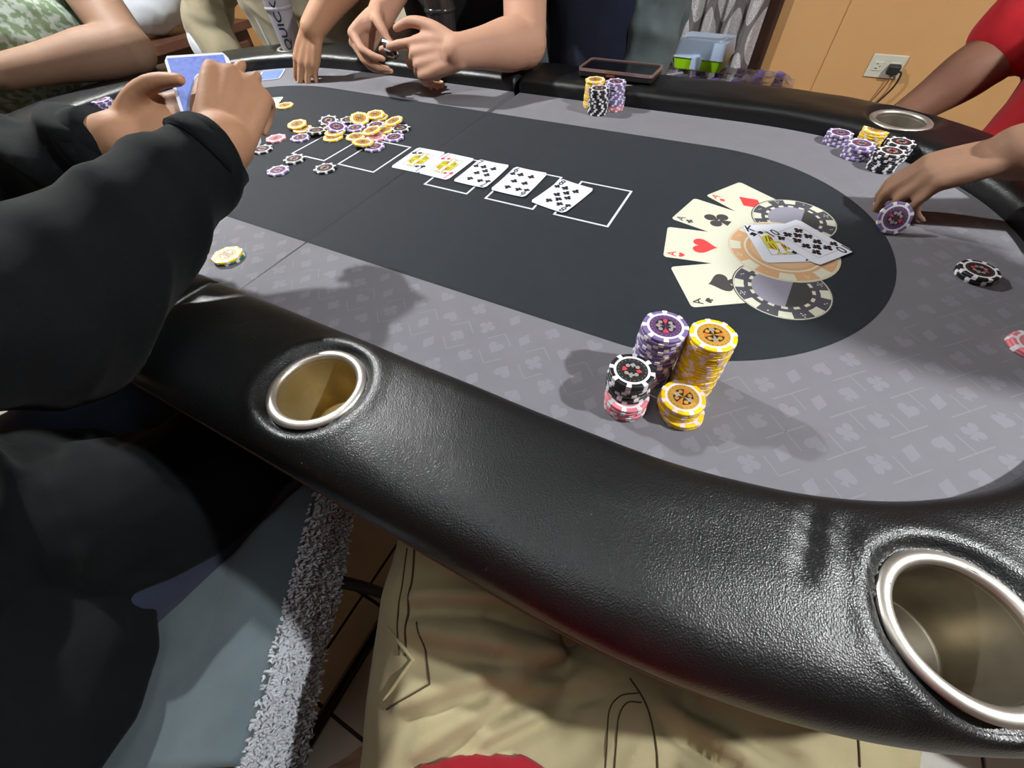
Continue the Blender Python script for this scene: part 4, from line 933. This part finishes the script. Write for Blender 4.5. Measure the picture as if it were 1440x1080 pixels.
# --- P5: navy shirt under an open grey jacket
m_teal = cloth('grey_green_jacket', srgb(92, 102, 102), srgb(78, 88, 90))
DX5 = -13.5
p = person('person in a navy shirt and open grey jacket behind the phone', (45+DX5, 92, ZF))
blob('shirt', torso((29, 93), (1, 0), -30, 33, 17, 13, (0, -5)), .9, m_navy, p, 5, folds((.2, .1, 1), 8, .6, 51))
blob('jacket', sleeve((45, 90, 27), (44.5, 87, -2), (40, 79, -18), (7.6, 7, 5.8))+sleeve((16, 95, 27), (15, 93, -2), (18, 85, -18), (7.2, 6.8, 5.8))+[tube([(42, 93, -28, 5, 11), (42, 92, 0, 5, 12), (42, 90, 28, 6, 10)], n=16, side=(1, 0, 0)), tube([(15.5, 93, -28, 5, 11), (15.5, 92, 0, 5, 12), (15.5, 90, 28, 7, 10)], n=16, side=(1, 0, 0)), tube([(18, 101, -28, 12, 5), (31.5, 104, 0, 18, 5), (31.5, 98, 30, 18, 7)], n=16, side=(1, 0, 0))], .9, m_teal, p, 5, folds((.4, .2, 1), 8, .8, 52))
blob('body', arm((43, 90, 26), (44.5, 87, -2), (39.5, 77.5, -18.5), (4, 3.8, 3.5, 2.9))+arm((17, 95, 26), (15.2, 93, -2), (18.5, 83, -18.5), (4, 3.8, 3.5, 2.9))+[tube([(43, 90, 26, 4.2), (30, 90, 28, 6), (17, 95, 26, 4.2)], n=12)]+hand((39.5, 77.5, -18.5), (-.2, -.9, -.3), (.3, .1, .9), False, (20, 30, 20))[0]+hand((18.5, 83, -18.5), (.2, -.9, -.3), (-.3, .1, .9), True, (20, 30, 20))[0]+[tube([(40, 79.5, -17.5, 3.2), (39.5, 77, -18.7, 2.9)], n=12), tube([(18, 85, -17.8, 3.2), (18.5, 82, -18.7, 2.9)], n=12)]+head_shapes((31.5, 84, 50), (0, -1))+[tube([(31.5, 88, 30, 6), (31.5, 86, 46, 5.6)], n=14)], .5, sk_tan, p, 4)
head_parts((31.5, 84, 50), (0, -1), p); sit(p, (31.5, 95), (0, -1), m_navy)

# --- P6: red shirt, far right
m_red = cloth('red_cotton', srgb(176, 30, 38), srgb(150, 24, 32))
p = person('person in a red shirt sitting behind the far right cup holder', (136, 68, ZF))
blob('shirt', torso((137, 70), (-.35, 1), -30, 33, 21, 15, (-3, -2))+sleeve((125, 86, 26), (113.5, 75, 7), None, (8.2, 7.6), .82)+sleeve((138, 48, 27), (146, 36, 6), None, (8, 7), .6)+[ell((126, 64, -2), (9, 14, 16))], .9, m_red, p, 5, folds((.5, .3, 1), 8, .8, 61))
blob('body', arm((125, 87, 26), (113, 75, 6), (103, 67.5, -4), (5.6, 5.0, 4.4, 3.0))+arm((138, 47, 27), (147, 35, 4), (134, 22, -14), (5.4, 4.8, 4.2, 2.9))+hand((103, 67.5, -4), (-.4, -.2, -.9), (-.5, .7, .2), True, (20, 25, 20))[0]+hand((134, 22, -14), (-.8, -.2, -.3), (.2, 0, 1), False, (20, 25, 20))[0]+head_shapes((131, 67, 50), (-1, -.3))+[tube([(133, 69, 30, 6), (132, 68, 46, 5.6)], n=14)], .5, sk_dark, p, 5)
head_parts((131, 67, 50), (-1, -.3), p); sit(p, (140, 70), (-1, -.3), m_navy, knee=30)

# --- P7: right end, reaching in with a chip (body outside the frame)
m_dkgrey = cloth('charcoal_cotton', srgb(44, 44, 48))
p = person('person at the right end reaching a bare arm over the felt with a purple chip', (150, 4, ZF))
LW = (106.0, 19.0, 9.4)
blob('shirt', torso((150, 2), (0, 1), -30, 30, 21, 14, (-6, 2))+sleeve((137, 22, 24), (134, 26, 12), None, (8, 7), .8)+sleeve((140, -16, 24), (142, -26, 2), None, (8, 7), .7), .9, m_dkgrey, p, 5, folds((.3, .3, 1), 8, .6, 71))
hl, nl = hand(LW, (-.86, -.12, -.42), (-.42, -.22, .88), False, (30, 34, 18), curls=[(30, 34, 18), (34, 36, 20), (42, 42, 24), (50, 46, 26)], s=.84, spread=.6, thumb=[(1.2, 1.9, -.7), (4.4, 3.4, -2.0), (7.6, 3.4, -4.2), (10.2, 2.2, -6.4)])
blob('body', arm((137, 21, 24), (131, 27, 11), LW, (5.4, 4.9, 4.3, 3.0))+hl+arm((140, -17, 24), (142, -27, 0), (130, -12, -16), (5.4, 4.8, 4.2, 2.9))+hand((130, -12, -16), (-.7, .5, -.3), (.1, .1, 1), True, (20, 25, 20))[0]+head_shapes((136, 3, 47), (-1, .1))+[tube([(143, 4, 28, 6), (138.5, 3.5, 42, 5.6)], n=14)], .36, sk_brown, p, 5)
add_nails(nl, p); head_parts((136, 3, 47), (-1, .1), p); sit(p, (152, 2), (-1, 0), m_navy, knee=34)

# ------------------------------------------------------------------ chairs under the players
m_chairwood = mat('chair_dark_wood', srgb(52, 32, 24), .5, vary=(8, srgb(40, 24, 18), .5)); m_seatpad = cloth('grey_seat_pad', srgb(26, 26, 28))
chair(24, -79, 0, 'black sled-base chair under the black-hoodie player', m_seatpad, m_blackmetal, 38, 52, True)
chair(87, -84, 0, 'dark wooden chair under the person in khaki trousers', m_chairwood, m_chairwood)
chair(-6, 94, math.pi, 'dark wooden chair under the person in the black T-shirt', m_chairwood, m_chairwood)
chair(-70, 96, math.pi, 'dark wooden chair under the person in the beige jacket', m_chairwood, m_chairwood)
chair(27, 106, math.pi, 'dark wooden chair under the person in the navy shirt', m_chairwood, m_chairwood, 33)
chair(-112, 4, -math.pi/2, 'dark wooden chair under the person in the floral shirt', m_chairwood, m_chairwood)
chair(144, 72, math.pi/2-.3, 'dark wooden chair under the person in the red shirt', m_chairwood, m_chairwood)
chair(158, 2, math.pi/2, 'dark wooden chair under the person reaching in from the right end', m_chairwood, m_chairwood)

# ------------------------------------------------------------------ fleece blanket over the seat beside the hoodie player
m_fl = cloth('grey_teal_knit', srgb(88, 100, 104), srgb(74, 86, 90), .95, .4, 900); m_pile = mat('pale_fleece', srgb(196, 200, 206), .95, sheen=.4, vary=(60, srgb(176, 180, 186), .5))
bl = thing('fleece_blanket', 'grey-blue blanket with fluffy pale lining draped on the chair', 'blanket', (40, -62, -32))
def bpt(t, o):
    """t along the fold edge (0 near the table, 1 near the frame bottom), o across: <0 on the seat, >0 hanging down"""
    ex, ey = 35.2+15.5*t, -43.5-26.5*t; rx, ry = .865, .5; w = .5*math.sin(t*9+o*.3)
    if o <= 0: return (ex+rx*o, ey+ry*o, -26.4+1.4*math.sin(min(1, -o/9)*3.1)*(.6+.4*math.sin(t*5))-.05*max(0, -o-10)+.25*w)
    k = min(o, 12.0); return (ex+rx*(1.0*math.sin(min(1, k/3)*1.57)+.12*k+.5*w), ey+ry*(1.0*math.sin(min(1, k/3)*1.57)+.12*k+.5*w), -26.6-.86*k)
def grid(f, u0, u1, v0, v1, nu, nv):
    V = [f(u0+(u1-u0)*i/nu, v0+(v1-v0)*j/nv) for j in range(nv+1) for i in range(nu+1)]
    return V, [(j*(nu+1)+i, j*(nu+1)+i+1, (j+1)*(nu+1)+i+1, (j+1)*(nu+1)+i) for j in range(nv) for i in range(nu)]
sm = put('smooth_side', *grid(bpt, -.35, 1.12, -17, .4, 50, 40), m_fl, bl, smooth=True); q = sm.modifiers.new('t', 'SOLIDIFY'); q.thickness = .012
pb = put('lining', *grid(bpt, -.35, 1.35, -.2, 11.5, 60, 24), m_pile, bl, smooth=True); q = pb.modifiers.new('t', 'SOLIDIFY'); q.thickness = .008
T = []
rs = random.Random(3)
for _ in range(5200):
    t, o = rs.uniform(-.35, 1.33), rs.uniform(-.2, 11.6); c = np.array(bpt(t, o)); out = nrm((.8, .45, .45)); a = nrm((rs.gauss(0, 1), rs.gauss(0, 1), rs.gauss(0, 1)-.6)); L = rs.uniform(.5, .95)
    T.append(tube([(*c, .17), (*(c+out*L*.55+a*L*.2), .19), (*(c+out*L*.6+a*L*.75), .1)], n=4, sub=1, caps=False))
pf = put('fleece_pile', *merge(T), m_pile, bl, smooth=True); pf['kind'] = 'stuff'

# ------------------------------------------------------------------ bottles in the far cup holders
m_frost = mat('frosted_plastic', srgb(176, 172, 178), .35, trans=.25); m_clear = mat('smoky_plastic', srgb(70, 68, 70), .15, trans=.55); m_ink = mat('black_lettering', srgb(16, 16, 18), .5)
def bottle(x, y, z, label, m, r, h, ink=False):
    b = thing('drink_bottle', label, 'bottle', (x, y, z))
    put('bottle_body', *lathe([(r*.86, 0), (r*.9, .4), (r, h*.55), (r*1.1, h), (r*1.12, h+.3), (r*1.02, h+.35), (r*1.0, h), (r*.9, h*.55), (r*.8, .6)], n=36, cap=True), m, b, smooth=True, local=True)
    put('lid', *lathe([(r*1.16, h+.1), (r*1.2, h+.3), (r*1.2, h+1.8), (r*.9, h+2.2), (.4, h+2.3)], n=36), m_frost if ink else m_blackmetal, b, smooth=True, local=True)
    put('grip_ring', *lathe([(r*1.06, h*.74), (r*1.12, h*.75), (r*1.12, h*.77), (r*1.06, h*.78)], n=36, cap=False), m, b, smooth=True, local=True)
    if ink:
        for word, da, hh in (('QUICK', .12, 2.2),):
            V, F = flat_text(word, 0, hh)
            out = []
            for X, Y, _ in V:
                zz = h*.60+X*1.3; rr = r*(.92+.16*zz/h)+.12; a = math.radians(-62)+da-Y/rr; out.append((rr*math.cos(a), rr*math.sin(a), zz))
            put('lettering', out, F, m_ink, b, local=True)
    return b
bottle(-48.2, 48.0, -4.4, 'tall frosted bottle with vertical black lettering in the far left cup holder', m_frost, 3.2, 21, True)
bottle(2.0, 52.6, -4.4, 'clear smoky bottle before the black T-shirt', m_clear, 3.3, 22)

# ------------------------------------------------------------------ behind the far rail: bottles pack and lunch box
m_cap = mat('purple_cap', srgb(120, 100, 190), .4); m_film = mat('shrink_film', srgb(196, 192, 214), .25, trans=.5, alpha=.55); m_pet = mat('pet_bottle', srgb(200, 200, 216), .15, trans=.75)
st = thing('side_stand', 'low dark wooden stand behind the far rail under the water bottles', 'stand', (58, 152, ZF))
put('top', *box(30, 88, 138, 166, -44, -41), m_chairwood, st)
for x in (33, 85):
    for y in (141, 163): put('leg', *box(x-2, x+2, y-2, y+2, ZF+.05, -44), m_chairwood, st)
cap_me = None
bb = lathe([(3.0, 0), (3.2, .5), (3.2, 7), (2.95, 7.5), (3.2, 8.2), (3.2, 13.5), (2.2, 17.2), (1.35, 18.4), (1.3, 19.5)], n=20); cc = lathe([(1.5, 19.2), (1.55, 19.4), (1.55, 20.8), (1.4, 21)], n=16)
body_me = mesh_data('bottle_body', np.array(bb[0])/100, bb[1], m_pet, smooth=True); cap_me = mesh_data('cap', np.array(cc[0])/100, cc[1], m_cap)
names = ['nearest the hoodie jacket', 'second from the left', 'third from the left', 'fourth from the left', 'fifth from the left', 'sixth from the left', 'nearest the brown frame']
for j in range(3):
    for i in range(7):
        o = thing('water_bottle', 'purple-capped water bottle in the %s row of the pack, %s' % (('front', 'middle', 'back')[j], names[i]), 'bottle', (37+7*i, 144+7*j, -40.9), 0, 'purple-capped water bottles')
        link(bpy.data.objects.new('bottle_body', body_me), o); link(bpy.data.objects.new('cap', cap_me), o)
def film(u, v):
    x, y = 32.5+52*u, 140+22*v; e = min(u, 1-u, v, 1-v)*10
    return (x, y, -20.2+.75*math.sin(x*.9)*math.sin(y*.9+1)-max(0, .8-e)*3)
fl = put('shrink_wrap', *grid(film, 0, 1, 0, 1, 60, 30), m_film, smooth=True); tag(centre_origin(fl), 'crumpled clear plastic film over the purple-capped bottles', 'plastic wrap')
bx = thing('lunch_box', 'lime green lunch box with a pale blue lid on the bottles', 'container', (50.5, 150, -18.0), math.radians(-6))
m_lime = mat('lime_plastic', srgb(150, 206, 20), .35); m_lid = mat('pale_blue_plastic', srgb(172, 190, 214), .3)
def taper(w0, h0, w1, h1, z0, z1, r=1.6):
    a, b = rrect(w0, h0, r), rrect(w1, h1, r); n = len(a); V = [(x, y, z0) for x, y in a]+[(x, y, z1) for x, y in b]
    return V, [tuple(reversed(range(n))), tuple(range(n, 2*n))]+[(k, (k+1) % n, n+(k+1) % n, n+k) for k in range(n)]
put('tub', *taper(17, 12.5, 18.6, 14, 0, 3.6), m_lime, bx, local=True); put('lid', *taper(19.4, 14.8, 17.6, 13, 3.6, 8.4), m_lid, bx, local=True)
put('lid_panel', *taper(13.5, 9.5, 13, 9, 8.4, 8.8), m_lid, bx, local=True); bevel(put('clip', *box(-1.8, 1.8, -8.4, -7.2, .5, 4.4), m_lid, bx, local=True), .3)
sp = put('plastic_spoon', *merge([tube([(46, 140.5, -18.4, .55, .3), (41, 137.6, -18.8, .5, .25)], n=8), ell((39.3, 136.6, -19), (1.6, 1.2, .4))]), m_frost, smooth=True); tag(centre_origin(sp), 'pale plastic cutlery piece lying against the lunch box clip', 'cutlery')

# ------------------------------------------------------------------ dark cabinet and white bundle in the far left background
cb = thing('cabinet', 'dark brown wooden cabinet behind the floral shirt', 'cabinet', (-190, 62, ZF))
put('carcass', *box(-225, -165, 20, 118, ZF+.05, -12), m_brown, cb); put('top', *box(-227, -163, 18, 120, -12, -9), m_wood2, cb)
for y0, y1 in ((23, 67), (71, 115)):
    d = bevel(put('door', *box(-165, -163.2, y0, y1, ZF+6, -16), m_wood2, cb), .4); put('knob', *ell((-162.2, (y0 if y0 > 50 else y1)+(3 if y0 > 50 else -3), -30), (1.2, 1.2, 1.2)), m_steel, d, smooth=True)
bn = thing('cushion', 'white rounded cushion above the dark cabinet', 'cushion', (-185, 80, -9))
blob('cushion_cover', [ell((-180, 84, 2.4), (14, 17, 11.3))], 1.2, m_whiteC, bn, 3, folds((.3, 1, .4), 12, .8, 5))
